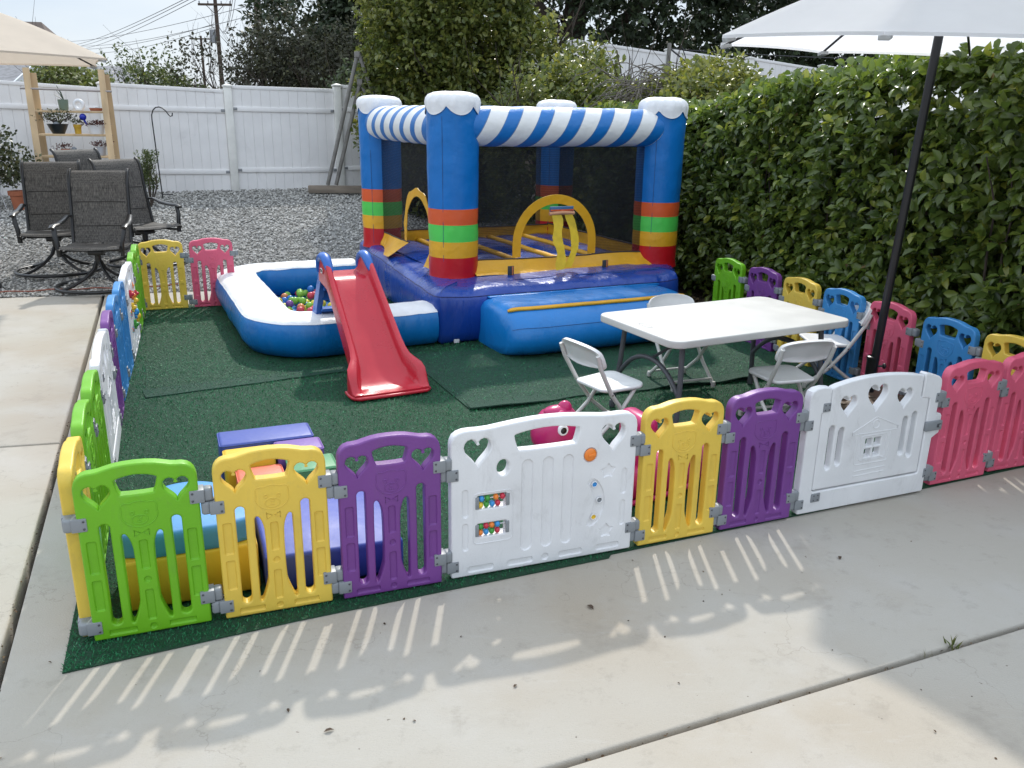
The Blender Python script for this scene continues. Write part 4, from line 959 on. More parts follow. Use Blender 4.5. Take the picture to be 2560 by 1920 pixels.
LC = ['yellow', 'green', 'green', 'gate', 'purple', 'blue', 'blue', 'toys', 'green', 'green']
for (p, l, c, i) in zip(B, LL, LC, range(10)):
    q = B[i + 1] if i < 9 else (-3.215, 7.21)
    yaw = atan2(q[1] - p[1], q[0] - p[0])
    if c == 'gate': gate_panel(p[0], p[1], yaw, l)
    elif c == 'toys': activity_panel(p[0], p[1], yaw, l, True)
    else: small_panel(c, p[0], p[1], yaw, l)
small_panel('yellow', -3.235, 7.215, .385, 'bright yellow bear panel at the far corner in front of the gravel')
small_panel('pink', -2.850, 7.372, .40, 'deep pink bear panel at the far side next to the ball pit')
Rb = [(1.660, 6.93), (1.826, 6.51), (1.975, 6.105), (2.128, 5.70), (2.280, 5.29), (2.420, 4.855), (2.572, 4.46)]
RC = ['green', 'purple', 'yellow', 'blue', 'pink', 'blue', 'yellow']
RL = ['green bear panel at the far end of the right row below the hedge', 'purple bear panel behind the table in the right row below the hedge', 'yellow bear panel in the right row over the far corner of the table', 'blue bear panel in the right row behind the empty end chair', 'pink bear panel in the right row crossed by the black umbrella pole', 'blue bear panel in the right row between the pink and the last yellow panel', 'yellow bear panel in the right row mostly hidden by front pink panels']
for i, (p, c, l) in enumerate(zip(Rb, RC, RL)):
    q = Rb[i + 1] if i < 6 else (2.73, 4.07)
    small_panel(c, p[0], p[1], atan2(q[1] - p[1], q[0] - p[0]), l)

# ================================================================== bounce house
HX, HY, HYAW = -0.501, 6.953, radians(25.49)
A_, Bv, CR = 1.986, 1.990, 0.202
def vin(name, c, rough=0.34, bump=0.35, bscale=9, stretch=(1, 1, 1), var=0.06):
    return mat(name, c, rough, var=var, vscale=5, bump=bump, bscale=bscale, stretch=stretch, rvar=0.08, coat=0.03, spec=0.42, scuff=0.07, sscale=4.0, dirt=(0.3, 0.28, 0.25))
v_blue = vin('vinyl_blue', (0.003, 0.15, 0.47), bump=0.5); v_navy = vin('vinyl_navy', (0.008, 0.048, 0.29), 0.28, 0.5, 14, (1, 1, 0.22))
v_pool = vin('vinyl_pool_blue', (0.003, 0.15, 0.43), 0.34, 0.6, 12, (1, 1, 0.25)); v_ramp = vin('vinyl_ramp_blue', (0.006, 0.18, 0.52), 0.33, 0.45, 9, (1, 1, 0.4))
v_white = vin('vinyl_white', (0.76, 0.76, 0.77), 0.45, 0.45, 14); v_red = vin('vinyl_red', (0.50, 0.008, 0.014)); v_yel = vin('vinyl_yellow', (0.72, 0.37, 0.018), 0.42, 0.5, 13)
v_green = vin('vinyl_green', (0.09, 0.58, 0.09)); v_or = vin('vinyl_orange', (0.68, 0.105, 0.028)); v_hem = mat('dark_hem', (0.05, 0.035, 0.03), 0.7)
def stripe_mat():
    m = bpy.data.materials.new('vinyl_candy_stripe'); m.use_nodes = True; t = m.node_tree; n = t.nodes; l = t.links; b = n['Principled BSDF']
    tc = n.new('ShaderNodeTexCoord'); sp = n.new('ShaderNodeSeparateXYZ'); l.new(tc.outputs['Object'], sp.inputs[0])
    def mth(op, a, c=None):
        x = n.new('ShaderNodeMath'); x.operation = op
        for i, q in enumerate((a, c)):
            if q is None: continue
            if isinstance(q, (int, float)): x.inputs[i].default_value = q
            else: l.new(q, x.inputs[i])
        return x.outputs[0]
    an = mth('ARCTAN2', sp.outputs[2], sp.outputs[1])
    s = mth('ADD', mth('MULTIPLY', sp.outputs[0], 1 / 0.285), mth('MULTIPLY', an, 2 / (2 * pi)))
    f = mth('FRACT', mth('ADD', s, 20.13)); k = mth('GREATER_THAN', f, 0.44)
    e = mth('LESS_THAN', mth('ABSOLUTE', mth('SUBTRACT', f, 0.44)), 0.012); e2 = mth('LESS_THAN', f, 0.018); e = mth('MAXIMUM', e, e2)
    mx = n.new('ShaderNodeMix'); mx.data_type = 'RGBA'; mx.inputs[6].default_value = (0.003, 0.15, 0.47, 1); mx.inputs[7].default_value = (0.76, 0.76, 0.75, 1); l.new(k, mx.inputs[0])
    m2 = n.new('ShaderNodeMix'); m2.data_type = 'RGBA'; m2.inputs[7].default_value = (0.16, 0.22, 0.34, 1); l.new(mx.outputs[2], m2.inputs[6]); l.new(e, m2.inputs[0])
    l.new(m2.outputs[2], b.inputs['Base Color']); b.inputs['Roughness'].default_value = 0.42
    tx = n.new('ShaderNodeTexNoise'); tx.inputs['Scale'].default_value = 14; tx.inputs['Detail'].default_value = 5; l.new(tc.outputs['Object'], tx.inputs[0])
    bp = n.new('ShaderNodeBump'); bp.inputs['Strength'].default_value = 0.4; bp.inputs['Distance'].default_value = 0.02; l.new(tx.outputs['Fac'], bp.inputs['Height']); l.new(bp.outputs[0], b.inputs['Normal'])
    return m
v_str = stripe_mat()
def net_mat():
    m = bpy.data.materials.new('black_netting'); m.use_nodes = True; t = m.node_tree; n = t.nodes; l = t.links
    b = n['Principled BSDF']; b.inputs['Base Color'].default_value = (0.010, 0.011, 0.013, 1); b.inputs['Roughness'].default_value = 0.7; b.inputs['Specular IOR Level'].default_value = 0.2
    tr = n.new('ShaderNodeBsdfTransparent'); ms = n.new('ShaderNodeMixShader'); tc = n.new('ShaderNodeTexCoord')
    wv = n.new('ShaderNodeTexWave'); wv.bands_direction = 'Z'; wv.inputs['Scale'].default_value = 22; wv.inputs['Distortion'].default_value = 0.4; l.new(tc.outputs['Object'], wv.inputs[0])
    r = n.new('ShaderNodeMapRange'); r.inputs[3].default_value = 0.56; r.inputs[4].default_value = 0.74; l.new(wv.outputs['Fac'], r.inputs[0]); l.new(r.outputs[0], ms.inputs[0])
    l.new(tr.outputs[0], ms.inputs[1]); l.new(b.outputs[0], ms.inputs[2]); l.new(ms.outputs[0], n['Material Output'].inputs['Surface']); return m
net_m = net_mat()
H = thing('bounce_house', 'blue inflatable bounce house with striped top beams, ball pit and entry ramp', 'bounce house', (HX, HY, 0.008), HYAW)
def base():
    u0, u1, v0, v1 = -0.39, 2.215, -0.655, 2.30; n = 44; prof = [(-.045, 0), (-.012, .03), (.008, .09), (.022, .18), (.022, .27), (.010, .335), (-.004, .36), (-.018, .372), (-.05, .400), (-.11, .416), (-.25, .42)]
    rings = []
    for o, z in prof:
        r = []
        for c0, c1, nx, ny in (((u0, v0), (u1, v0), 0, -1), ((u1, v0), (u1, v1), 1, 0), ((u1, v1), (u0, v1), 0, 1), ((u0, v1), (u0, v0), -1, 0)):
            for i in range(n):
                t = (i + 0.5) / n; k = min(1, (1 - abs(2 * t - 1)) * 5) ** 0.6
                x = c0[0] + (c1[0] - c0[0]) * t; y = c0[1] + (c1[1] - c0[1]) * t
                oo = (o * (k if o > 0 else 1)); cx = max(u0 - min(0, o), min(u1 + min(0, o), x)); cy = max(v0 - min(0, o), min(v1 + min(0, o), y))
                pk = 0.007 * noise.noise((x * 9, y * 9, 0.3)) * (1 if 0.03 < z < 0.405 else 0) + (0.012 * noise.noise((x * 4.2, y * 4.2, 4)) if 0.3 < z < 0.41 else 0)
                zz = z + (0.018 * noise.noise((x * 3.1, y * 3.1, 2)) if z > 0.36 else 0) + (0.02 * (1 - k) if z > .33 else 0)
                px_ = (cx if nx == 0 else x) + nx * (oo + pk); py_ = (cy if ny == 0 else y) + ny * (oo + pk)
                if px_ < 0.4: px_ += 0.22 * max(0, (py_ - v0) / (v1 - v0)) * (0.4 - px_) / 0.8
                if px_ > 1.2 and py_ < 0: px_ -= 0.40 * (-py_ / 0.655) * (px_ - 1.2)
                r.append((px_, py_, zz))
        rings.append(r)
    b = MB(); b.loft(rings, 0, caps=True); o = b.build('base', [v_navy], H, 60)
    b = MB()   # sewn seam round the upper edge and one down each corner
    b.tube([(x, y, z + .001) for x, y, z in rings[6]], 0.0035, 5, closed=True)
    b.build('seam', [mat('seam_thread', (0.012, 0.014, 0.10), 0.6)], o)
    b = MB(); b.box((-.23, v0 + .012, .035), (.045, .004, .055), 0.001); b.build('care_tag', [v_white], o)
    return o
BASE = base()
def column(u, v, label=None):
    zb = (.40, .579, .707, .841, .966); b = MB(); prof = []; mi = []
    def rr(z): return CR - 0.004 + 0.012 * (z - .4) / 1.3
    prof += [(rr(.4) + .012, .385), (rr(.4) + .004, .41)]; mi += [0]
    for k, (z0, z1, m) in enumerate(((.41, .579, 0), (.579, .707, 1), (.707, .841, 2), (.841, .966, 3), (.966, 1.74, 4))):
        ns = 4 if k < 4 else 12
        for i in range(1, ns + 1):
            t = i / ns; z = z0 + (z1 - z0) * t; bul = 0.003 * sin(pi * t) if k < 4 else 0
            prof.append((rr(z) + bul, z)); mi.append(m)
    b.lathe(prof, 40, mi)
    vs = []
    for (x, y, z) in b.v:
        a = atan2(y, x); w_ = 0.004 * noise.noise((cos(a) * 2 + u, sin(a) * 2 + v, z * 5)) + 0.003 * noise.noise((cos(a) * 5, sin(a) * 5 + u, z * 9 + v))
        r = hypot(x, y); vs.append((x * (r + w_) / r, y * (r + w_) / r, z))
    b.v = vs
    M = Matrix.Translation((u, v, 0))
    c = b.build('column', [v_red, v_yel, v_green, v_or, v_blue], H, 60); c.location = (u, v, 0)
    b = MB(); b.tube([((rr(.4 + i * .07) + .001) * cos(-2.35), (rr(.4 + i * .07) + .001) * sin(-2.35), .41 + i * .07) for i in range(19)], 0.0022, 4); b.build('seam', [mat('seam_dark', (0.02, 0.06, 0.16), 0.7)], c)
    b = MB(); rings = []; n = 72; ph = random.uniform(0, 1)
    for r, z in ((.2165, None), (.2185, 1.745), (.219, 1.775), (.212, 1.808), (.192, 1.832), (.15, 1.848), (.08, 1.856), (.015, 1.858)):
        q = []
        for k in range(n):
            a = 2 * pi * k / n; zz = z if z else 1.762 - 0.080 * abs(sin(3 * (a + ph))) ** 0.6
            wv = 0.005 * sin(a * 17 + 3 * noise.noise((cos(a) * 2, sin(a) * 2, u))) + 0.008 * noise.noise((cos(a) * 4, sin(a) * 4, u * 3 + v)) if z and z > 1.76 and r > .05 else 0
            w2 = 0.009 * noise.noise((cos(a) * 3 + 5, sin(a) * 3, v * 2 + u)) if z and r > 0.05 and z > 1.8 else 0
            q.append(((r + wv) * cos(a), (r + wv) * sin(a), zz + w2))
        rings.append(q)
    b.loft(rings, 0, caps=False); b.f.append(tuple(len(b.v) - n + k for k in range(n))); b.m.append(0)
    b.tube([(x * 1.006, y * 1.006, z) for x, y, z in rings[0]], 0.003, 4, closed=True)
    b.build('column_cap', [v_white], c, 60)
for u, v in ((0, 0), (A_, 0), (0, Bv), (A_, Bv)): column(u, v)
def beam(a, c, ph):
    A = V((a[0], a[1], 1.598)); B = V((c[0], c[1], 1.598)); L = (B - A).length; n = 46; rings = []
    for i in range(n + 1):
        t = i / n; x = L * t; r = 0.152 + 0.006 * sin(pi * t) ** 0.5
        q = []
        for k in range(40):
            aa = 2 * pi * k / 40; pk = 0.0025 * sin((x / 0.285 + 2 * aa / (2 * pi)) * 2 * pi) + 0.003 * noise.noise((x * 6, cos(aa) * 2, sin(aa) * 2))
            q.append((x, (r + pk) * cos(aa), (r + pk) * sin(aa))) 
        rings.append(q)
    b = MB(); b.loft(rings, 0); o = b.build('beam', [v_str], H, 70); o.location = A; o.rotation_euler = (0, 0, atan2((B - A).y, (B - A).x)); return o
beam((0.1, -0.03), (A_ - 0.1, -0.03), 0); beam((-0.03, Bv - 0.1), (-0.03, 0.1), 0); beam((A_ + 0.0, 0.1), (A_ + 0.0, Bv - 0.1), 0); beam((A_ - 0.1, Bv), (0.1, Bv), 0)
# nets: wall polygons (along, z) set up in their planes
def upright(me, axis, c):
    R = rot_up()
    if axis == 'u': me.transform(Matrix.Translation((0, c, 0)) @ R)
    else: me.transform(Matrix.Translation((c, 0, 0)) @ Matrix.Rotation(pi / 2, 4, 'Z') @ R)
    return me
def arch_poly(c, R, zs, zb, n=22):
    return [(c - R, zb)] + [(c - R * cos(pi * i / n), zs + R * sin(pi * i / n)) for i in range(n + 1)] + [(c + R, zb)]
FC, FR_, FZ = 0.915, 0.405, 0.648
LC_, LR, LZ = 0.71, 0.385, 0.675
def net(axis, c, a0, a1, arch=None, z0=0.52):
    poly = [(a0, z0)]
    if arch: cc, R, zs = arch; poly += arch_poly(cc, R, zs, z0)
    poly += [(a1, z0), (a1, 1.48), (a0, 1.48)]
    me = upright(plate([poly], 0), axis, c); o = link_mesh('net_wall', me, H, [net_m]); return o
net('u', -0.05, 0.16, A_ - 0.12, (FC, FR_ - 0.03, FZ)); net('v', -0.05, 0.16, Bv - 0.12, (LC_, LR - 0.03, LZ)); net('u', Bv - 0.05, 0.12, A_ - 0.12); net('v', A_ - 0.05, 0.12, Bv - 0.12)
def arch_trim(axis, c, cc, R, zs, zb, wd=0.078, wob=0.0):
    o_ = arch_poly(cc, R, zs, zb); i_ = arch_poly(cc, R - wd, zs, zb)
    o_ = [(x + wob * noise.noise((z * 9, x * 4, 1)), z + wob * noise.noise((z * 7, x * 7, 5))) for x, z in o_]; i_ = [(x + wob * noise.noise((z * 9, x * 4, 8)), z) for x, z in i_]
    me = upright(plate([o_ + i_[::-1]], 0.004, 0.002, 1), axis, c); return link_mesh('arch_trim', me, H, [v_yel])
arch_trim('u', -0.06, FC, FR_, FZ, 0.535); arch_trim('v', -0.06, LC_, LR, LZ, 0.56, 0.068, 0.03)
def skirt(f, a0, a1, name='skirt', n=40, hem=True):
    """f(s, t) -> point, s along 0..1, t up 0..1"""
    b = MB(); m = 6
    for j in range(m + 1):
        for i in range(n + 1): b.v.append(f(a0 + (a1 - a0) * i / n, j / m))
    for j in range(m):
        for i in range(n): k = j * (n + 1) + i; b.f.append((k, k + 1, k + n + 2, k + n + 1)); b.m.append(0)
    o = b.build(name, [v_yel], H, 180)
    if hem:
        b = MB(); b.tube([V(f(a0 + (a1 - a0) * i / n, 1.0)) for i in range(n + 1)], 0.007, 6); b.build('hem', [v_hem], o)
    return o
wv = lambda s, q: 0.012 * noise.noise((s * 4, q * 2, 1.5)) + 0.006 * noise.noise((s * 11, q * 3, 7))
skirt(lambda s, t: (s, -0.19 + 0.13 * t ** 0.7 + wv(s, t), 0.418 + 0.108 * t + 0.012 * noise.noise((s * 2.4, 0, 3)) + 0.004 * sin(s * 5)), 0.13, A_ - 0.13, 'front_skirt')
skirt(lambda s, t: (-0.10 - 0.16 * (1 - t) * max(0, min(1, (1.62 - s) / .5)) + 0.05 * t + wv(s, t), s, 0.425 + 0.125 * t), 1.0, Bv - 0.22, 'side_skirt')
skirt(lambda s, t: (-0.12 + 0.06 * t + wv(s, t), s, 0.425 + 0.125 * t), 0.16, 0.40, 'side_skirt')
skirt(lambda s, t: (s, Bv - 0.14 + wv(s, t), 0.432 + 0.118 * t), 0.13, A_ - 0.13, 'back_skirt'); skirt(lambda s, t: (A_ - 0.14 + wv(s, t), s, 0.432 + 0.13 * t), 0.13, Bv - 0.13, 'side_skirt')
b = MB()
for j in range(25):
    for i in range(81):
        u = -0.08 + (A_ + 0.0) * i / 80; v = -0.12 + 2.0 * j / 24
        b.v.append((u, v, 0.424 + 0.028 * abs(sin(pi * (u - 0.33) / 0.4)) ** 0.7 + 0.003 * noise.noise((u * 6, v * 6, 0))))
for j in range(24):
    for i in range(80): k = j * 81 + i; b.f.append((k, k + 1, k + 82, k + 81)); b.m.append(0)
b.build('bounce_floor', [v_navy], H, 180)
for u in (0.33, 0.73, 1.13, 1.53):
    b = MB(); b.tube([(u + 0.008 * noise.noise((u, k * .3, 2)), -0.10 + 1.94 * k / 24, 0.443 + 0.004 * noise.noise((k * .5, u, 0))) for k in range(25)], 0.034, 10, flat=0.75); b.build('floor_strip', [v_yel], H, 180)
for u, sl in ((0.42, 1), (1.33, 1)):
    b = MB(); b.box((u, -0.225, 0.455), (0.055, 0.012, 0.085), 0.004, 0); b.box((u + 0.014, -0.232, 0.455), (0.012, 0.004, 0.08), 0.001, 1); b.build('velcro_strap', [mat('strap_grey', (0.04, 0.045, 0.05), 0.8), mat('strap_orange', (0.5, 0.16, 0.06), 0.7)], H)
# toy hoop hanging in the entry arch
b = MB(); b.tube([(0.80, -0.16, 0.905), (0.915, -0.17, 0.912), (1.035, -0.16, 0.905)], 0.016, 8, 0); b.box((0.918, -0.155, 0.94), (0.225, 0.02, 0.045), 0.006, 1); b.box((0.918, -0.168, 0.932), (0.222, 0.006, 0.012), 0.001, 2)
hp = b.build('toy_hoop', [mat('hoop_peach', (0.6, 0.3, 0.16), 0.6), mat('hoop_blue', (0.05, 0.14, 0.28), 0.5), v_or], H)
def ribbon(pts, wd):
    b = MB(); L = []
    for i, p in enumerate(pts):
        for sg in (-1, 1): L.append((p[0] + sg * wd / 2 * (1 + .12 * sin(i * 1.7)), p[1] + 0.02 * noise.noise((p[2] * 9, sg, i)), p[2] + .003 * sg))
    b.add(L, [(2 * i, 2 * i + 1, 2 * i + 3, 2 * i + 2) for i in range(len(pts) - 1)]); return b.build('ribbon', [mat('ribbon_yellow', (0.66, 0.48, 0.03), 0.55, var=0.1, vscale=20, transl=0.25)], hp, 180)
ribbon([(0.862 + .012 * sin(k * 1.1), -0.17 - 0.012 * k, 0.90 - 0.045 * k) for k in range(11)], 0.085)
ribbon([(0.975 + 0.055 * sin(pi * k / 9.0) - .02 * (k > 6) * (k - 6) / 2, -0.17 - 0.008 * k, 0.90 - 0.049 * k) for k in range(10)], 0.07)

# ramp
sec = [(-.64, .005), (-.645, .33), (-.69, .353), (-.84, .354), (-.97, .350), (-1.07, .338), (-1.15, .316), (-1.215, .282), (-1.27, .232), (-1.302, .172), (-1.305, .115), (-1.275, .060), (-1.215, .020), (-1.12, .003)]
rings = []
for i in range(64):
    t = i / 63; u = -0.045 + 1.675 * t; e = min(t, 1 - t) * 1.675
    f = 0.78 + 0.22 * (1 - (1 - min(1, e / 0.26)) ** 2) ** 0.5; fz = 0.80 + 0.20 * (1 - (1 - min(1, e / 0.14)) ** 2) ** 0.5
    ue = u + (0.03 * (1 - min(1, e / .12)) if t < .5 else -0.03 * (1 - min(1, e / .12))) * 0
    r = []
    for (v, z) in sec:
        pk = 0.006 * noise.noise((u * 5, v * 3, z * 5)) if z > .02 and v < -.7 else 0
        r.append((ue, -.655 + (v + .655) * f - pk, z * fz + pk * 0.7))
    rings.append(r)
b = MB(); b.loft(rings, 0); rp = b.build('ramp', [v_ramp], H, 60)
st = []
for i in range(2, 62):
    r = rings[i]; t = 0.35 if False else 0; p = V(r[5]).lerp(V(r[6]), 0.25); st.append((p.x, p.y, p.z + 0.004))
b = MB(); b.tube(st, [0.03 if 0 < k < len(st) - 1 else 0.02 for k in range(len(st))], 10, flat=0.5); b.build('edge_strip', [v_yel], rp, 180)
b = MB(); b.box((0.80, -0.672, 0.352), (1.56, 0.05, 0.012), 0.004); b.build('attachment_flap', [v_ramp], rp)
b = MB(); b.tube([V(r[8]) + V((0, -.001, .001)) for r in rings[1:-1]], 0.002, 4); b.build('seam', [mat('ramp_seam', (0.01, 0.09, 0.27), 0.6)], rp)
# ball pit wall
path = []
cl = [(-0.395, -0.462), (-0.80, -0.485), (-1.18, -0.525)]
path += [(cl[0][0] + (cl[1][0] - cl[0][0]) * i / 8, cl[0][1] + (cl[1][1] - cl[0][1]) * i / 8) for i in range(8)] + [(cl[1][0] + (cl[2][0] - cl[1][0]) * i / 8, cl[1][1] + (cl[2][1] - cl[1][1]) * i / 8) for i in range(8)]
cc, cr = (-1.24, -0.215), 0.315
path += [(cc[0] + cr * cos(a), cc[1] + cr * sin(a)) for a in [-pi / 2 + (-pi / 2) * i / 10 for i in range(11)]]
path += [(-1.555 + 0.01 * i / 14, -0.215 + 1.66 * i / 14) for i in range(1, 14)]
cc, cr = (-1.235, 1.42), 0.305
path += [(cc[0] + cr * cos(a), cc[1] + cr * sin(a)) for a in [pi - (pi / 2) * i / 10 for i in range(11)]]
path += [(-1.235 + 0.84 * i / 12, 1.725 - 0.02 * i / 12) for i in range(1, 13)]
psec = [(.09, 0), (.16, .022), (.203, .085), (.214, .150), (.205, .215), (.185, .262), (.150, .286), (.08, .302), (-.03, .304), (-.11, .294), (-.155, .268), (-.185, .20), (-.185, .10), (-.15, .025), (-.09, 0)]
rings = []
for i, p in enumerate(path):
    a = path[max(0, i - 1)]; c = path[min(len(path) - 1, i + 1)]; d = V((c[0] - a[0], c[1] - a[1])).normalized(); n_ = V((d.y, -d.x))
    n_ = -n_ if (n_.x * (p[0] + 0.6) + n_.y * (p[1] - 0.6)) < 0 else n_
    r = []
    for (o, z) in psec:
        pk = 0.007 * noise.noise((p[0] * 8, p[1] * 8, z * 6)) + 0.005 * noise.noise((p[0] * 19, p[1] * 19, z * 9))
        r.append((p[0] + n_.x * (o + pk), p[1] + n_.y * (o + pk), z + (pk * .8 if z > .25 else 0)))
    rings.append(r)
mi = [0] * 5 + [1] * 5 + [0] * 5
b = MB(); b.loft(rings, mi); pw = b.build('ball_pit_wall', [v_pool, v_white], H, 60)
b = MB(); b.tube([V(r[5]) * 1.0 for r in rings], 0.0028, 4, caps=False); b.tube([V(r[10]) for r in rings], 0.0028, 4, caps=False); b.build('seam', [v_white], pw)
b = MB(); b.add([(-1.5, -.45, .012), (-.38, -.45, .012), (-.38, 1.7, .012), (-1.5, 1.7, .012)], [(0, 1, 2, 3)]); b.build('ball_pit_floor', [v_pool], H, 0)

def house(u, v): return (HX + cos(HYAW) * u - sin(HYAW) * v, HY + sin(HYAW) * u + cos(HYAW) * v)
# balls
ballm = {k: mat('ball_' + k, c, 0.32, transl=0.15) for k, c in {'red': (0.62, 0.06, 0.09), 'yellow': (0.72, 0.60, 0.05), 'green': (0.25, 0.52, 0.06), 'blue': (0.03, 0.18, 0.55), 'purple': (0.25, 0.10, 0.36), 'orange': (0.74, 0.26, 0.09)}.items()}
bm_ = {}
for k, m in ballm.items():
    b = MB(); b.sphere((0, 0, 0), 0.034, 0, 20, 12); me = b.mesh('ball', 180); me.materials.append(m); bm_[k] = me
rnd = random.Random(5); placed = []
def ball(u, v, z):
    k = rnd.choices(list(bm_), (2, 3, 3, 2, 1, 1.4))[0]; x, y = house(u, v); o = bpy.data.objects.new('ball', bm_[k]); COL.objects.link(o); o.location = (x, y, z)
    tag(o, 'glossy %s plastic ball lying among the mixed balls in the ball pit' % k, 'ball', '%s balls in the ball pit' % k)
SLO, SLY = V((-0.737, 4.961, 0)), radians(27.6)
def slide_xy(x, y): return (SLO.x + cos(SLY) * x - sin(SLY) * y, SLO.y + sin(SLY) * x + cos(SLY) * y)
LEGS = [slide_xy(sx * 0.15, 1.30) for sx in (-1, 1)]
tries = 0
while len(placed) < 165 and tries < 40000:
    tries += 1
    u = rnd.uniform(-1.33, -0.46); v = rnd.uniform(-0.24, 1.46); q = 0.06 if v > 0.2 or u < -1.0 else 0.066
    if rnd.random() > (1.0 if u < -0.75 and v > 0.1 else 0.55): continue
    x, y = house(u, v)
    if any(hypot(x - l[0], y - l[1]) < 0.085 for l in LEGS): continue
    lay = rnd.random() < 0.30; z = 0.056 + (0.048 if lay else 0)
    if any((u - a) ** 2 + (v - c) ** 2 + (z - d) ** 2 < 0.063 ** 2 for a, c, d in placed): continue
    placed.append((u, v, z)); ball(u, v, z)

# ------------------------------------------------------------------ toddler slide
s_red = mat('slide_red', (0.50, 0.018, 0.035), 0.30, var=0.04, vscale=8, bump=0.03, bscale=60, transl=0.06, rvar=0.06); s_blue = mat('slide_blue', (0.015, 0.11, 0.42), 0.34, var=0.04, vscale=8, bump=0.03, bscale=60)
SL = thing('toddler_slide', 'red plastic toddler slide with blue handle caps reaching into the ball pit', 'slide', (SLO.x, SLO.y, 0.014), SLY)
ys = [0, .012, .03, .06, .10, .14, .18, .22, .27, .33, .42, .52, .62, .72, .78, .81, .84, .88, .92, .96, 1.0, 1.03]
def itp(x, tab):
    for (a, p), (c, q) in zip(tab[:-1], tab[1:]):
        if x <= c: t = (x - a) / (c - a); t = t * t * (3 - 2 * t) if len(tab) > 99 else t; return p + (q - p) * t
    return tab[-1][1]
FZt = [(0, .030), (.05, .034), (.10, .045), (.16, .075), (.22, .122), (.30, .19), (.76, .575), (.80, .60), (.83, .612), (1.03, .622)]
WOt = [(0, .238), (.03, .247), (.09, .255), (.14, .245), (.19, .215), (.23, .192), (.30, .182), (.76, .168), (.90, .160), (1.03, .156)]
WIt = [(0, .200), (.08, .198), (.14, .178), (.22, .150), (.30, .142), (.76, .130), (.9, .122), (1.03, .12)]
HTt = [(0, .004), (.03, .014), (.06, .055), (.10, .095), (.15, .105), (.22, .088), (.30, .076), (.72, .072), (.80, .085), (.87, .118), (.93, .130), (.99, .118), (1.03, .06)]
TBt = [(0, .028), (.16, .06), (.22, .075), (.30, .065), (.76, .06), (.84, .07), (1.03, .06)]
rings = []
for y in ys:
    fz, wo, wi, h, tb = (itp(y, q) for q in (FZt, WOt, WIt, HTt, TBt)); zb = max(0.0, fz - tb)
    rh = min(0.018, h * 0.8)
    r = [(-wo - .004, y, zb), (-wo - .004, y, fz + h * .4), (-wo, y, fz + h - rh * .4), (-wo + .010, y, fz + h), (-wi - .012, y, fz + h), (-wi - .002, y, fz + h - rh * .5), (-wi + .004, y, fz + h * .25 + .004), (-wi + .02, y, fz + .001), (-wi * .5, y, fz), (0, y, fz)]
    r = r + [(-x, yy, z) for x, yy, z in r[::-1][1:]] + [(wo * .7, y, zb), (0, y, zb), (-wo * .7, y, zb)]
    rings.append(r)
b = MB(); b.loft(rings, 0); b.build('chute', [s_red], SL, 48)
b = MB()
rim = [(-.252, .155), (-.256, .08), (-.250, .02), (-.22, -.012), (0, -.018), (.22, -.012), (.250, .02), (.256, .08), (.252, .155)]
b.tube([(x, y, 0.012) for x, y in rim], 0.011, 8); b.build('foot_rim', [s_red], SL, 60)
for sx in (-1, 1):
    b = MB(); pts = []
    for k in range(13):
        q = k / 12 * 7; j = min(6, int(q)); HP = [(1.035, .62), (1.034, .675), (1.008, .72), (.958, .742), (.905, .738), (.86, .712), (.825, .68), (.79, .65)]; A, C_ = HP[j], HP[j + 1]; f = q - j; pts.append((sx * 0.142, A[0] + (C_[0] - A[0]) * f, A[1] + (C_[1] - A[1]) * f))
    b.tube(pts, [.030, .034, .036, .037, .037, .037, .037, .036, .035, .033, .030, .026, .018], 12, flat=0.75, upv=(0, -1, 0)); b.build('handle_cap', [s_blue], SL, 60)
    b = MB(); hp2 = [(y_, z_) for y_, z_ in HP] + [(.79, .57), (1.03, .57)]; b.loft([[(sx * .142 + dx, y_, z_) for y_, z_ in hp2] for dx in (-.014, .014)]); b.build('side_plate', [s_red], SL, 40)
b = MB()
for sx in (-1, 1):
    P0, P1 = V((sx * .135, 1.0, .63)), V((sx * .155, 1.33, .0))
    rr = []
    for k in range(9):
        t = k / 8; p = P0.lerp(P1, t) + V((0, 0.02 * sin(pi * t), 0)); wd = .040 + .022 * t
        rr.append([(p.x - .02, p.y - wd, p.z), (p.x + .02, p.y - wd, p.z), (p.x + .02, p.y + wd, p.z), (p.x - .02, p.y + wd, p.z)])
    b.loft(rr)
b.build('ladder_side', [s_blue], SL, 40)
for z in (.14, .33, .50):
    b = MB(); t = (.63 - z) / .63; y = 1.0 + .33 * t; b.box((0, y - .02, z), (.27, .085, .024), .008); b.box((0, y + .015, z - .05), (.27, .014, .09), .005); b.build('step', [s_blue], SL)
b = MB(); M = Matrix.Translation((-0.1655, .925, .648)) @ Matrix.Rotation(radians(-90), 4, 'Z') @ rot_up()
b.addmesh(plate([rrect(-.034, -.022, .034, .022, .018)], .003, .001, 1), 0, M); b.addmesh(plate([rrect(-.029, -.017, .029, .017, .014)], .003, .001, 1), 1, M @ Matrix.Translation((0, 0, .0015))); b.addmesh(plate([rrect(-.025, -.010, .025, .010, .008)], .003, .001, 1), 2, M @ Matrix.Translation((0, 0, .003)))
bd = b.build('maker_badge', [s_red, v_white, mat('badge_dark', (0.06, 0.02, 0.025), 0.5)], SL)
b = MB(); b.addmesh(text_mesh('little tikes', 0.0105), 0, M @ Matrix.Translation((0, 0, .0068))); b.build('badge_lettering', [v_white], bd, 0)

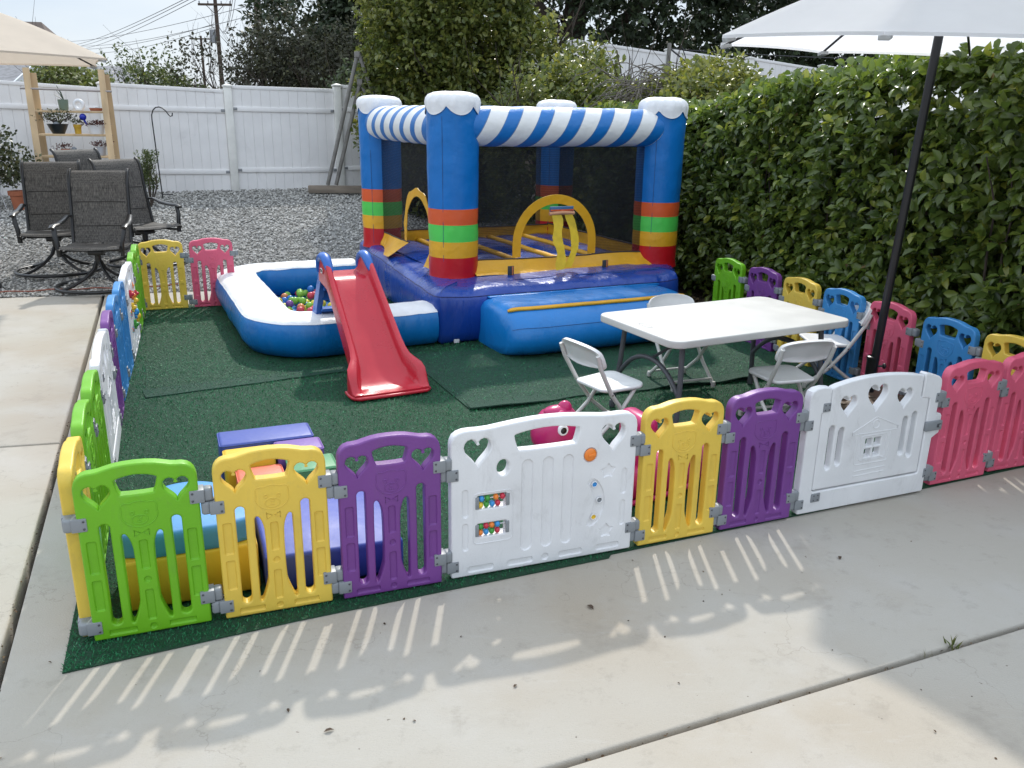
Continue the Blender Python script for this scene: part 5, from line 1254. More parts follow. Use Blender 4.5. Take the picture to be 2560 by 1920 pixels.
# ================================================================== table and folding chairs
tab_m = mat('table_plastic', (0.53, 0.525, 0.50), 0.55, var=0.07, vscale=5, bump=0.10, bscale=240, rvar=0.08); leg_m = mat('table_leg_grey', (0.075, 0.08, 0.09), 0.45, var=0.1, vscale=10)
TB = thing('folding_table', 'white low plastic folding table with grey steel legs inside the play area', 'table', (1.24, 4.832, 0.012), radians(27.5))
TLn, TWd, TH = 1.30, 0.755, 0.572
b = MB(); me = plate([rrect(-TLn / 2, -TWd / 2, TLn / 2, TWd / 2, .075, 8)], .021, .008, 4); me.transform(Matrix.Translation((0, 0, TH - .021))); b.addmesh(me)
tp = b.build('tabletop', [tab_m], TB, 40)
b = MB()
b.tube([(x - TLn / 2 + .085, y * 1.0, TH + .0002) for x, y in rrect(-.018, -.055, .018, .055, .018, 5)], .0022, 5, closed=True); b.build('moulded_mark', [mat('table_mark', (0.45, 0.44, 0.42), 0.6)], tp)
for sx in (-1, 1):
    xx = sx * (TLn / 2 - 0.14); xf = sx * (TLn / 2 - 0.10); legs = []
    for sy in (-1, 1):
        b = MB(); b.tube([(xx, sy * .265, TH - .04), (xx + sx * .012, sy * .285, TH * .5), (xf, sy * .305, .015)], .0155, 10); b.lathe([(.019, 0), (.02, .02), (.017, .04)], 10, M=Matrix.Translation((xf, sy * .305, 0)), capb=True, capt=True)
        b.build('leg', [leg_m], TB)
    b = MB(); pts = []
    for k in range(15):
        t = -1 + 2 * k / 14; pts.append((xx + sx * .012, t * .285, .22 + .16 * (1 - abs(t) ** 2.2)))
    b.tube(pts, .014, 8, flat=1.0, upv=(1, 0, 0)); b.build('arched_crossbar', [leg_m], TB, 60)
    b = MB(); b.tube([(xx + sx * .005, 0, .375), (sx * .12, 0, TH - .045)], .009, 8); b.tube([(xx, -.05, .375), (xx, .05, .375)], .013, 8); b.box((sx * .12, 0, TH - .05), (.05, .24, .02), .004); b.build('brace', [leg_m], TB)
ch_m = mat('chair_plastic', (0.72, 0.72, 0.71), 0.42, var=0.04, vscale=8, bump=0.04, bscale=150); cf_m = mat('chair_frame', (0.62, 0.61, 0.58), 0.4, var=0.06, vscale=12); rub = mat('chair_foot', (0.50, 0.49, 0.46), 0.7); rivet = mat('rivet', (0.2, 0.2, 0.2), 0.4, metal=0.7)
def folding_chair():
    """local: faces +Y, origin on the floor under the middle of the seat"""
    t = thing('folding_chair', 'x', 'chair', (0, 0, 0), 0, 'white folding chairs at the table')
    hw = .150; front, rear = .165, -.175
    b = MB()   # seat: moulded pan
    n = 20; rings = []
    for zz, k in ((-.012, .93), (-.008, .985), (0.0, 1.0), (.006, .985), (.009, .95), (.004, .80), (-.001, .5), (-.002, .15)):
        q = []
        for (x, y) in rrect(-.158, -.135, .158, .150, .06, 7):
            q.append((x * k * (1 - .12 * (y < 0)), y * k + .005, .283 + zz + .010 * (y / .15) ** 2 * (1 if y > 0 else .6)))
        rings.append(q)
    b.loft(rings); b.build('seat', [ch_m], t, 50)
    b = MB(); rings = []    # backrest: curved shell
    def bp(s, z): return (s * .172, -.166 - (z - .42) * .40 - .035 * (1 - s * s) + .02, z)
    out = []
    for i in range(11): a = pi * i / 10; out.append((cos(a), .50 + .078 * sin(a) ** .6))
    poly = [(1.0, .437), (1.0, .475)] + [(cos(pi * i / 12), .480 + .070 * sin(pi * i / 12) ** .62) for i in range(13)] + [(-1.0, .437), (-.92, .420), (-.82, .430), (-.6, .424), (0, .418), (.6, .424), (.82, .430), (.92, .420)]
    poly = smooth_poly(poly, 1); A = []; B_ = []
    cz = .482
    for k in (1.0,):
        A = [V(bp(s, z)) + V((0, -.009, -.003)) for s, z in poly]; B_ = [V(bp(s, z)) + V((0, .009, .003)) for s, z in poly]
    A2 = [V(bp(s * .88, cz + (z - cz) * .82)) + V((0, -.004, -.001)) for s, z in poly]; B2 = [V(bp(s * .88, cz + (z - cz) * .82)) + V((0, .004, .001)) for s, z in poly]
    A1 = [V(bp(s * .955, cz + (z - cz) * .93)) + V((0, -.010, -.003)) for s, z in poly]; B1 = [V(bp(s * .955, cz + (z - cz) * .93)) + V((0, .010, .003)) for s, z in poly]
    A3 = [V(bp(s * .4, cz + (z - cz) * .4)) + V((0, -.004, -.001)) for s, z in poly]; B3 = [V(bp(s * .4, cz + (z - cz) * .4)) + V((0, .004, .001)) for s, z in poly]
    b.loft([A3, A2, A1, A, B_, B1, B2, B3]); b.build('backrest', [ch_m], t, 50)
    for sx in (-1, 1):
        x = sx * hw
        b = MB(); b.tube([(x * 1.08, -.200, .500), (x * 1.06, -.176, .43), (x, -.085, .27), (x, .02, .135), (x, front, .018)], .012, 9); b.build('front_leg', [cf_m], t, 60)
        b = MB(); b.tube([(x * .90, .085, .272), (x * .9, -.02, .14), (x * .9, rear, .018)], .0115, 9); b.build('rear_leg', [cf_m], t, 60)
        for (xx, yy) in ((x, front), (x * .9, rear)):
            b = MB(); M = Matrix.Translation((xx, yy, 0)); b.lathe([(.013, 0), (.0155, .006), (.0145, .028), (.012, .036)], 10, M=M, capb=True, capt=True); b.build('foot', [rub], t)
        b = MB(); 
        for (yy, zz) in ((-.085, .27), (.02, .135)): b.sphere((x + sx * .0105, yy, zz), (.003, .006, .006), 0, 8, 6)
        b.build('rivet', [rivet], t)
    b = MB(); b.tube([(-hw, .135, .05), (hw, .135, .05)], .008, 8); b.build('front_crossbar', [cf_m], t)
    b = MB(); b.tube([(-hw * .9, -.15, .045), (hw * .9, -.15, .045)], .008, 8); b.build('rear_crossbar', [cf_m], t)
    return t
ch = folding_chair()
def face(dx, dy): return atan2(-dx, dy)
CH = [((.52, 4.405), (.843, .537), 'white folding chair at the left short end of the table, seen from its side'), ((1.545, 4.585), (-.28, .96), 'white folding chair nearest the front purple panel, with the back of its backrest showing'),
      ((1.118, 5.355), (.35, -.937), 'white folding chair on the far side of the table, half hidden by the tabletop'), ((2.085, 5.415), (-.86, .02), 'white folding chair at the right end of the table beside the umbrella pole')]
for i, ((x, y), (dx, dy), l) in enumerate(CH):
    if i == 0: ch.location = (x, y, .014); ch.rotation_euler = (0, 0, face(dx, dy)); ch['label'] = l
    else: dup(ch, (x, y, .016), face(dx, dy), l)
M_ = text_mesh('2', 0.075); o = link_mesh('chalk_mark', M_, None, [mat('chalk', (0.5, 0.55, 0.5), 0.9)]); o.location = (2.0, 5.86, .028); o.rotation_euler = (0, 0, radians(-10)); tag(o, 'small pale number mark on the green turf under the table', 'mark')

# ================================================================== umbrellas
canv = mat('white_canvas', (0.87, 0.87, 0.88), 0.8, var=0.02, vscale=6, bump=0.12, bscale=160, transl=0.60); canb = mat('beige_canvas', (0.66, 0.57, 0.47), 0.85, var=0.03, vscale=8, bump=0.12, bscale=160, transl=0.36)
blk = mat('black_metal', (0.012, 0.012, 0.014), 0.32, var=0.1, vscale=12); pocket = mat('grey_pocket', (0.42, 0.43, 0.43), 0.7)
def umbrella(name, label, base, tilt, h, R, n, rot, rise, cm, baseparts=True, pole_r=0.024, sag=0.05):
    t = thing(name, label, 'umbrella', base); ax = V((tilt[0], tilt[1], 1)).normalized(); t.rotation_euler = ax.to_track_quat('Z', 'Y').to_euler()
    e1 = V((0, 1, 0)).cross(ax).normalized(); e2 = ax.cross(e1)
    q = t.rotation_euler.to_matrix().inverted()
    dirs = [q @ (e1 * cos(rot + 2 * pi * i / n) + e2 * sin(rot + 2 * pi * i / n)) for i in range(n)]
    b = MB(); m = 12; apex = V((0, 0, h + rise)); NS = 10; P = {}
    for i in range(n):
        for a in range(m + 1):
            for s in range(NS):
                r = a / m; f = s / NS; d = dirs[i].lerp(dirs[(i + 1) % n], f); k = f * (1 - f) * 4
                p = d * R * r * (1 - 0.035 * k * r); z = h + rise * (1 - r) + 0.045 * sin(pi * r) - sag * k * r * (1 - .45 * r) + (0.035 * k if r > .99 else 0.03 * k * r * r)
                P[(i, a, s)] = len(b.v); b.v.append((p.x, p.y, z))
    for i in range(n):
        for a in range(m):
            for s in range(NS):
                i2, s2 = (i, s + 1) if s < NS - 1 else ((i + 1) % n, 0)
                b.f.append((P[(i, a, s)], P[(i2, a, s2)], P[(i2, a + 1, s2)], P[(i, a + 1, s)])); b.m.append(0)
    c = b.build('canopy', [cm], t, 50)
    b = MB()
    for i in range(n):
        for s in range(NS):
            i2, s2 = (i, s + 1) if s < NS - 1 else ((i + 1) % n, 0); p, p2 = V(b_v(c, P[(i, m, s)])), V(b_v(c, P[(i2, m, s2)]))
            o = len(b.v); b.v += [tuple(p), tuple(p2), tuple(p2 - V((0, 0, .016))), tuple(p - V((0, 0, .016)))]; b.f.append((o, o + 1, o + 2, o + 3)); b.m.append(0)
    b.build('valance_hem', [cm], c, 0)
    for i in range(n):
        d = dirs[i]; pts = [V((0, 0, h + rise - .06))]
        for k in range(1, 7): r = .99 * k / 6; pts.append(d * R * r + V((0, 0, h + rise * (1 - r) + .045 * sin(pi * r) - .024 - .02 * (1 - r))))
        rb = MB(); rb.tube(pts, [.008] * 7, 7); o = rb.build('rib', [blk], t, 60)
        s = MB(); s.tube([pts[3], V((0, 0, h + .16))], .006, 6); s.build('strut', [blk], o, 60)
        s = MB(); M = Matrix.Translation(d * R * .985 + V((0, 0, h - .024))) @ Matrix.Rotation(atan2(d.y, d.x), 4, 'Z') @ Matrix.Rotation(atan2(rise, R) * .7, 4, 'Y'); s.box((-.02, 0, 0), (.055, .05, .022), .004, 0, M); s.build('rib_pocket', [pocket], o)
    b = MB(); b.tube([(0, 0, .02), (0, 0, h + rise)], pole_r, 16); b.build('pole', [blk], t, 60)
    b = MB(); b.lathe([(.045, h + .12), (.05, h + .14), (.05, h + .19), (.03, h + .21)], 14, capb=True); b.build('runner_hub', [blk], t)
    b = MB(); b.lathe([(.012, h + rise - .01), (.03, h + rise + .01), (.012, h + rise + .05), (0.001, h + rise + .06)], 12); b.build('finial', [blk], t)
    return t
def b_v(o, i): return o.data.vertices[i].co
umbrella('patio_umbrella', 'white octagonal patio umbrella on a black pole standing over the play area', (2.2, 4.95, .02), (.024, -.044), 2.06, 1.222, 8, -.606, .44, canv)
ub = thing('umbrella_base', 'round brown woven umbrella base with a black sleeve behind the front gate', 'umbrella base', (2.2, 4.95, .012))
wick = mat('brown_resin', (0.11, 0.075, 0.05), 0.6, var=0.4, vscale=25, bump=0.5, bscale=40)
b = MB(); b.lathe([(.255, 0), (.262, .015), (.25, .045), (.20, .068), (.12, .084), (.05, .09)], 40, capt=True)
for r_, z in ((.235, .052), (.195, .070), (.15, .080), (.105, .087)):
    nn = int(r_ * 70)
    for k in range(nn): a = 2 * pi * (k + .5 * (int(r_ * 100) % 2)) / nn; b.sphere((r_ * cos(a), r_ * sin(a), z), (.03, .022, .008), 0, 8, 5, )
b.build('weighted_disc', [wick], ub, 60)
b = MB(); b.lathe([(.034, .08), (.034, .285), (.037, .29), (.037, .312), (.028, .316), (.026, .1)], 18); sl = b.build('sleeve', [blk], ub)
b = MB(); b.tube([(.034, 0, .25), (.07, 0, .25)], .006, 6); b.sphere((.075, 0, .25), (.012, .018, .018)); b.build('clamp_knob', [blk], sl)
umbrella('market_umbrella', 'beige canvas umbrella reaching in from the left over the patio chairs', (-5.08, 7.98, .06), (0, 0), 2.06, 1.45, 6, radians(0), .52, canb)
# rotate so that two rib ends point as in the yard
_u = [o for o in COL.objects if o.name.startswith('market_umbrella')][0]; _u.rotation_euler = (0, 0, atan2(7.94 - 7.98, -3.66 + 5.08))
ub2 = thing('umbrella_base', 'dark cross-shaped umbrella stand under the beige canopy, outside the left picture edge', 'umbrella base', (-5.08, 7.98, .03)); b = MB()
for a in (0, 90): b.box((0, 0, .025), (.26, .09, .05), .01, 0, Matrix.Rotation(radians(a + 20), 4, 'Z'))
b.build('cross_foot', [blk], ub2); b = MB(); b.lathe([(.03, .05), (.03, .4)], 14); b.build('sleeve', [blk], ub2)

# ================================================================== pink ride-on
pk = mat('pink_plastic', (0.47, 0.016, 0.125), 0.30, var=0.05, vscale=7, bump=0.03, bscale=50, transl=0.05); pk2 = mat('light_pink_plastic', (0.72, 0.14, 0.30), 0.34, var=0.04, vscale=7)
PKY = radians(24); PK = thing('ride_on_toy', 'bright pink animal shaped rocking toy with white ringed eyes behind the front panels', 'rocking toy', (.50, 3.56, .014), PKY)
def loftx(prof, m, name, seg=20, sm=180, par=PK):
    b = MB(); rings = []
    for (x, zc, ry, rz, e) in prof:
        q = []
        for k in range(seg):
            a = 2 * pi * k / seg; c, s_ = cos(a), sin(a); q.append((x, ry * abs(c) ** e * (1 if c > 0 else -1), zc + rz * abs(s_) ** e * (1 if s_ > 0 else -1)))
        rings.append(q)
    b.loft(rings); return b.build(name, [m], par, sm)
loftx([(-.30, .035, .03, .02, .8), (-.24, .06, .085, .055, .75), (-.12, .075, .11, .07, .7), (.02, .095, .125, .09, .7), (.16, .10, .125, .095, .75), (.28, .09, .12, .085, .8), (.36, .085, .10, .075, .85), (.43, .08, .07, .055, .9), (.47, .08, .02, .02, 1)], pk, 'body')
HC = -.325
def hs(x): return HC + (x + .25) * .56
hd = loftx([(hs(x), z * .93 + .065, ry * .80, rz * .86, e_) for (x, z, ry, rz, e_) in ((-.46, .30, .012, .01, 1), (-.445, .30, .05, .045, .9), (-.40, .305, .095, .085, .85), (-.33, .32, .118, .105, .85), (-.25, .33, .118, .108, .85), (-.17, .32, .105, .110, .85), (-.10, .28, .09, .11, .85), (-.04, .20, .075, .10, .9), (0, .14, .03, .04, 1))], pk, 'head'); hd.location = (.012, .035, 0)
b = MB(); b.sphere((HC - .005, 0, .446), (.06, .042, .026), 0, 18, 10); b.sphere((HC + .035, 0, .456), (.034, .028, .034), 0, 14, 8); b.tube([(HC - .02, -.045, .438), (HC, 0, .466), (HC - .02, .045, .438)], .010, 8); b.tube([(HC + .04, 0, .452), (HC + .075, 0, .42), (HC + .10, 0, .37)], [.024, .020, .010], 8); b.build('crest', [pk], hd, 180)
for sy in (-1, 1):
    b = MB(); M = Matrix.Translation((HC - .018, sy * .0935, .392)) @ Matrix.Rotation(radians(90 if sy < 0 else -90), 4, 'X')
    b.lathe([(.024, -.012), (.024, .004), (.0215, .007), (.0145, .008), (.014, .0055), (.001, .009)], 20, [1, 1, 1, 0, 0], M); b.build('eye', [mat('eye_black', (0.012, 0.012, 0.014), 0.2), v_white], hd, 40)
    b = MB(); b.tube([(HC + .05, sy * .07, .30), (HC + .05, sy * .14, .31)], .012, 8); b.build('handle', [pk2], PK)
b = MB(); b.box((.085, 0, .255), (.10, .22, .29), .04, 0, seg=4); b.build('back_hump', [pk], PK, 60)
b = MB(); b.box((.29, 0, .180), (.22, .17, .035), .015, seg=3); b.box((.40, 0, .185), (.06, .17, .09), .025, 0, seg=3); b.build('seat', [pk2], PK)
b = MB()
for sy in (-1, 1): b.tube([(-.34 + .068 * k, sy * .115, .014 + .045 * ((k - 5) / 5) ** 2) for k in range(11)], .014, 8)
b.build('rocker_runner', [pk], PK, 60)

# ================================================================== foam play blocks
def foam(name, c): return mat(name, c, 0.5, var=0.04, vscale=6, bump=0.10, bscale=18, rvar=0.06)
F = {'navy': foam('foam_navy', (0.042, 0.072, 0.32)), 'yellow': foam('foam_yellow', (0.72, 0.46, 0.028)), 'purple': foam('foam_purple', (0.16, 0.075, 0.31)), 'orange': foam('foam_orange', (0.70, 0.15, 0.085)), 'green': foam('foam_green', (0.055, 0.24, 0.10)), 'red': foam('foam_red', (0.50, 0.02, 0.03)), 'sky': foam('foam_sky', (0.06, 0.26, 0.58)), 'lav': foam('foam_blue', (0.032, 0.062, 0.34))}
FYAW = radians(22.5); fx = (cos(FYAW), sin(FYAW)); fy = (-sin(FYAW), cos(FYAW)); F0 = (-1.345, 3.60)
def fpos(a, c): return (F0[0] + fx[0] * a + fy[0] * c, F0[1] + fx[1] * a + fy[1] * c)
def block(a, c, la, lc, h, color, label, z=0.014, shape=None):
    x, y = fpos(a + la / 2, c + lc / 2); b = MB()
    if shape: shape(b)
    else: b.box((0, 0, h / 2), (la - .004, lc - .004, h), .016, seg=4)
    o = b.build('foam_block', [F[color]], None, 50); o.location = (x, y, z); o.rotation_euler = (0, 0, FYAW)
    # piping along the upper and lower seams
    if not shape:
        s = MB()
        for zz in (.008, h - .008): s.tube([(px, py, zz) for px, py in rrect(-la / 2 + .003, -lc / 2 + .003, la / 2 - .003, lc / 2 - .003, .014, 3)], .003, 5, closed=True)
        s.build('piping', [F[color]], o, 180)
    return tag(o, label, 'foam block', None, None) and (o.__setitem__('group', 'soft play foam blocks') or o)
block(0.0, 0.0, .435, .20, .20, 'navy', 'long navy blue foam block at the back of the foam block pile')
block(0.01, -.165, .225, .162, .185, 'yellow', 'square yellow foam block in front of the long navy one')
block(.24, -.165, .215, .162, .195, 'purple', 'purple foam block beside the yellow one in front of the long navy block')
block(0.05, -.33, .205, .162, .150, 'orange', 'orange foam block between the yellow block and the front yellow panel')
block(.27, -.345, .215, .176, .170, 'green', 'green foam block in front of the purple one')
block(-.02, -.47, .50, .122, .115, 'red', 'flat red foam block lying between the orange and green blocks and the large blue mat')
block(-.05, -.56, .16, .085, .16, 'yellow', 'small yellow foam block seen under the left heart of the yellow front panel')
# big blue wedge, yellow box with a sky blue half barrel on top
bx, by = -.735, 2.99
b = MB(); b.loft([[(-.25, -.245, 0), (.26, -.245, 0), (.26, -.245, .135), (-.25, -.245, .150)], [(-.25, .245, 0), (.26, .245, 0), (.26, .245, .125), (-.25, .245, .19)]])
bmx = bmesh.new(); me = b.mesh('foam_mat', 0); bmx.from_mesh(me); bmesh.ops.bevel(bmx, geom=list(bmx.edges), offset=.016, segments=4, affect='EDGES', profile=.5); bmx.to_mesh(me); bmx.free()
o = link_mesh('foam_wedge', finish(me, 50), None, [F['lav']]); o.location = (bx, by, .014); o.rotation_euler = (0, 0, FYAW); tag(o, 'large royal blue foam wedge lying behind the yellow and purple front panels', 'foam block', 'soft play foam blocks')
YB = V((-1.175, 2.765, .014)); b = MB(); b.box((0, 0, .095), (.455, .30, .19), .012, seg=3); o = b.build('foam_block', [F['yellow']], None, 50); o.location = YB; o.rotation_euler = (0, 0, FYAW); tag(o, 'big yellow foam box right behind the green corner panel', 'foam block', 'soft play foam blocks')
b = MB(); prof = [(-.225, -.148), (.225, -.148)] + [(.225 * cos(pi * k / 26), .0 + .31 * sin(pi * k / 26)) for k in range(27)]
prof = smooth_poly(prof, 1); rings = []
for zz, k in ((0, .97), (.008, .995), (.018, 1.0), (.058, 1.0), (.074, .985), (.084, .94), (.088, .86)): rings.append([(x * k, (y + .02) * k - .02, zz) for x, y in prof])
b.loft(rings); o = b.build('foam_half_disc', [F['sky']], None, 50); o.location = YB + V((0, 0, .192)); o.rotation_euler = (0, 0, FYAW); tag(o, 'sky blue half round foam block resting on the big yellow foam box', 'foam block', 'soft play foam blocks')

# ================================================================== swivel patio chairs
def sling_mat():
    m = mat('brown_sling', (0.085, 0.075, 0.064), 0.75, var=0.0, bump=0.15, bscale=300); t = m.node_tree; n = t.nodes; l = t.links; b = n['Principled BSDF']
    tc = n.new('ShaderNodeTexCoord'); out = None
    for st in ((160, 160, 6), (6, 6, 160)):
        mp = n.new('ShaderNodeMapping'); mp.inputs['Scale'].default_value = st; l.new(tc.outputs['Object'], mp.inputs[0]); tx = n.new('ShaderNodeTexNoise'); tx.inputs['Scale'].default_value = 1.0; tx.inputs['Detail'].default_value = 3; l.new(mp.outputs[0], tx.inputs['Vector'])
        if out is None: out = tx.outputs['Fac']
        else:
            ad = n.new('ShaderNodeMath'); ad.operation = 'MULTIPLY_ADD'; ad.inputs[1].default_value = .45; l.new(tx.outputs['Fac'], ad.inputs[0]); l.new(out, ad.inputs[2]); out = ad.outputs[0]
    cr = n.new('ShaderNodeValToRGB'); cr.color_ramp.elements[0].position = .38; cr.color_ramp.elements[0].color = (.034, .031, .028, 1); cr.color_ramp.elements[1].position = .66; cr.color_ramp.elements[1].color = (.165, .152, .136, 1)
    hf = n.new('ShaderNodeMath'); hf.operation = 'MULTIPLY'; hf.inputs[1].default_value = .69; l.new(out, hf.inputs[0]); l.new(hf.outputs[0], cr.inputs[0]); l.new(cr.outputs[0], b.inputs['Base Color']); return m
sling = sling_mat(); iron = mat('dark_bronze_iron', (0.010, 0.0095, 0.0095), 0.33, var=0.15, vscale=10, metal=0.0)
def patio_chair():
    """faces -Y, origin on the ground under the swivel"""
    t = thing('patio_chair', 'x', 'chair', (0, 0, 0), 0, 'brown sling swivel chairs on the gravel')
    hw = .275
    prof = [(.235, .40), (.255, .46), (.285, .58), (.315, .72), (.34, .85), (.355, .96), (.378, 1.03), (.41, 1.07), (.44, 1.085)]
    def fabric(name, pr, w0, w1, seams=()):
        b = MB(); n = 14; m = len(pr)
        for j, (y, z) in enumerate(pr):
            for i in range(n + 1):
                s = -1 + 2 * i / n; wd = w0 + (w1 - w0) * j / (m - 1); dip = .018 * (1 - s * s) * (1 if name == 'back_sling' else 0); dz = -.012 * (1 - s * s) * (0 if name == 'back_sling' else 1)
                b.v.append((s * wd, y + dip, z + dz))
        k0 = len(b.v)
        b.v += [(x, y + .012, z - .006) for x, y, z in b.v[:k0]]
        for j in range(m - 1):
            for i in range(n):
                k = j * (n + 1) + i; b.f.append((k, k + 1, k + n + 2, k + n + 1)); b.f.append((k0 + k, k0 + k + n + 1, k0 + k + n + 2, k0 + k + 1)); b.m += [0, 0]
        for j in range(m - 1):
            for i in (0, n): k = j * (n + 1) + i; b.f.append((k, k + n + 1, k0 + k + n + 1, k0 + k)); b.m.append(0)
        o = b.build(name, [sling], t, 60)
        if seams:
            s_ = MB()
            for z in seams:
                y = next(a[0] + (c[0] - a[0]) * (z - a[1]) / (c[1] - a[1]) for a, c in zip(pr[:-1], pr[1:]) if a[1] <= z <= c[1])
                s_.tube([(-w1 * .93 + 2 * w1 * .93 * k / 8, y + .018 * (1 - (-1 + 2 * k / 8) ** 2) - .001, z) for k in range(9)], .004, 5)
            s_.build('seam', [mat('sling_seam', (.035, .032, .028), .8)], o)
        return o
    def dense(p):
        q = []
        for a, c in zip(p[:-1], p[1:]): q += [(a[0] + (c[0] - a[0]) * k / 3, a[1] + (c[1] - a[1]) * k / 3) for k in range(3)]
        return q + [p[-1]]
    fabric('back_sling', dense(prof), .262, .250, (.56, .79))
    fabric('seat_sling', dense([(.225, .405), (.10, .400), (-.05, .408), (-.18, .425), (-.245, .425), (-.265, .405)]), .262, .262)
    for sx in (-1, 1):
        b = MB(); b.tube([(sx * .268, y, z) for y, z in [(.20, .37)] + prof], .0165, 8); b.sphere((sx * .268, .442, 1.088), .017, 0, 10, 7); b.build('back_rail', [iron], t, 60)
        b = MB(); b.tube([(sx * .268, .235, .385), (sx * .268, 0, .38), (sx * .268, -.22, .405), (sx * .268, -.265, .39)], .017, 8); b.build('seat_rail', [iron], t, 60)
        b = MB(); b.tube([(sx * .275, .31, .655), (sx * .285, .22, .665), (sx * .30, .10, .628), (sx * .312, -.04, .612), (sx * .318, -.16, .612), (sx * .318, -.215, .595)], [.019, .027, .032, .034, .034, .027], 8, flat=.5); b.tube([(sx * .312, -.165, .605), (sx * .30, -.20, .52), (sx * .283, -.215, .45), (sx * .278, -.215, .33)], 0.022, 8, flat=.7); b.tube([(sx * .278, -.215, .36), (sx * .274, -.05, .35), (sx * .27, .2, .36)], .013, 8); b.build('arm', [iron], t, 60)
    b = MB(); b.box((0, 0, .36), (.50, .05, .025), .005); b.box((0, .02, .345), (.14, .22, .05), .012); b.tube([(0, 0, .34), (0, 0, .22)], .03, 12)
    for k in range(6): b.tube([(-.03 + .012 * k, .12, .335), (-.03 + .012 * k, .13, .29)], .008, 6)
    b.build('swivel', [iron], t)
    b = MB(); R = .40; b.tube([(R * cos(2 * pi * k / 40), R * sin(2 * pi * k / 40), .016) for k in range(40)], .0165, 8, closed=True); b.build('base_ring', [iron], t, 60)
    for k in range(4):
        a = pi / 4 + pi / 2 * k; c, s_ = cos(a), sin(a); b = MB(); b.tube([(.025 * c, .025 * s_, .25), (.06 * c, .06 * s_, .18), (.16 * c, .16 * s_, .10), (.29 * c, .29 * s_, .045), (.40 * c, .40 * s_, .02)], .016, 8); b.build('leg', [iron], t, 60)
    return t
pc = patio_chair()
PCS = [((-4.06, 8.18), radians(12), 'dark brown sling swivel chair at the front of the group on the gravel edge'), ((-4.75, 8.72), radians(20), 'dark brown sling swivel chair partly behind the front one, at the left'), ((-4.02, 9.20), radians(56), 'dark brown sling swivel chair turned to the right with its arm and seat showing'), ((-4.80, 9.95), radians(58), 'dark brown sling swivel chair at the back of the group below the ladder shelf')]
for i, ((x, y), r, l) in enumerate(PCS):
    z = gz(x, y) + .006
    if i == 0: pc.location = (x, y, z); pc.rotation_euler = (0, 0, r); pc['label'] = l
    else: dup(pc, (x, y, z), r, l)

# ================================================================== ladder shelf, pots and garden things
pine = mat('pale_pine', (0.52, 0.37, 0.21), 0.6, var=0.22, vscale=7, stretch=(1, 1, 0.15), bump=0.1, bscale=20)
terra = mat('terracotta', (0.36, 0.115, 0.055), 0.75, var=0.12, vscale=12); rod = mat('grey_rod', (0.30, 0.27, 0.26), 0.6)
LS = thing('ladder_shelf', 'pale wooden ladder shelf with plant pots leaning by the white fence', 'plant shelf', (0, 0, 0))
FL0, FR0 = V((-6.70, 12.18, .33)), V((-5.78, 12.42, .35)); FL1, FR1 = V((-6.985, 12.72, 2.24)), V((-6.01, 12.92, 2.24))
def beam_between(b, p, q, wx, wy):
    d = (q - p).normalized(); x = V((.92, .39, 0)).normalized(); y = d.cross(x).normalized(); x = y.cross(d)
    b.loft([[p + x * sx * wx / 2 + y * sy * wy / 2 for sx, sy in ((-1, -1), (1, -1), (1, 1), (-1, 1))] for p in (p, q)])
def legend(a, c):
    b = MB(); beam_between(b, a, c, .085, .035); return b.build('leg', [pine], LS, 30)
legend(FL0, FL1); legend(FR0, FR1)
legend(V((-6.93, 12.80, .35)), FL1 + V((.06, .06, -.06))); legend(V((-5.985, 13.05, .37)), FR1 + V((.04, .06, -.06)))
def shelf_at(z, dz=.03):
    t = (z - .33) / 1.9; l = FL0.lerp(FL1, t); r = FR0.lerp(FR1, t); b = MB(); yaw = atan2((r - l).y, (r - l).x); c = (l + r) / 2
    M = Matrix.Translation((c.x, c.y, z)) @ Matrix.Rotation(yaw, 4, 'Z'); b.box((0.02, .12, -dz / 2), ((r - l).length - .03, .27, dz), .004, 0, M); b.build('shelf', [pine], LS, 30); return M
S1, S2, S3 = shelf_at(1.672), shelf_at(1.352), shelf_at(1.055)
b = MB(); l = FL0.lerp(FL1, .855); r = FR0.lerp(FR1, .845); d = (r - l).normalized(); b.tube([l - d * .11, r + d * .11], .014, 8); b.build('hanging_rod', [rod], LS)
def pot(name, label, cat, M, lx, prof, m, seg=24):
    t = thing(name, label, cat, M @ V((lx, .10, .002))); b = MB(); b.lathe(prof, seg, capb=True); b.build('pot', [m] if not isinstance(m, list) else m, t); return t
def bowlp(r0, r1, h, lip=.01): return [(r0, 0), (r0 + (r1 - r0) * .5, h * .45), (r1, h), (r1 + lip * .3, h + .004), (r1 - .008, h + .004), (r1 - .02, h - .02), (r1 * .5, h - .03)]
soilm = mat('potting_soil', (0.03, 0.022, 0.016), .95)
succ = leaf_mat('succulent_leaf', [(0, (.03, .035, .016)), (.5, (.055, .07, .028)), (1, (.13, .12, .04))], .4, .1); redp = leaf_mat('red_succulent', [(0, (.035, .012, .012)), (.5, (.09, .025, .02)), (1, (.14, .06, .035))], .45, .1)
sage = mat('sage_glaze', (0.15, 0.20, 0.155), .45, var=.08, vscale=9); dkpot = mat('dark_glaze', (0.012, .018, .022), .3); wpot = mat('white_pot', (.72, .73, .75), .45); ypot = mat('mustard_glaze', (.52, .32, .03), .5, var=.2, vscale=20); cobalt = mat('cobalt_glass', (.006, .02, .32), .12); greystone = mat('grey_stone', (.22, .24, .26), .8)
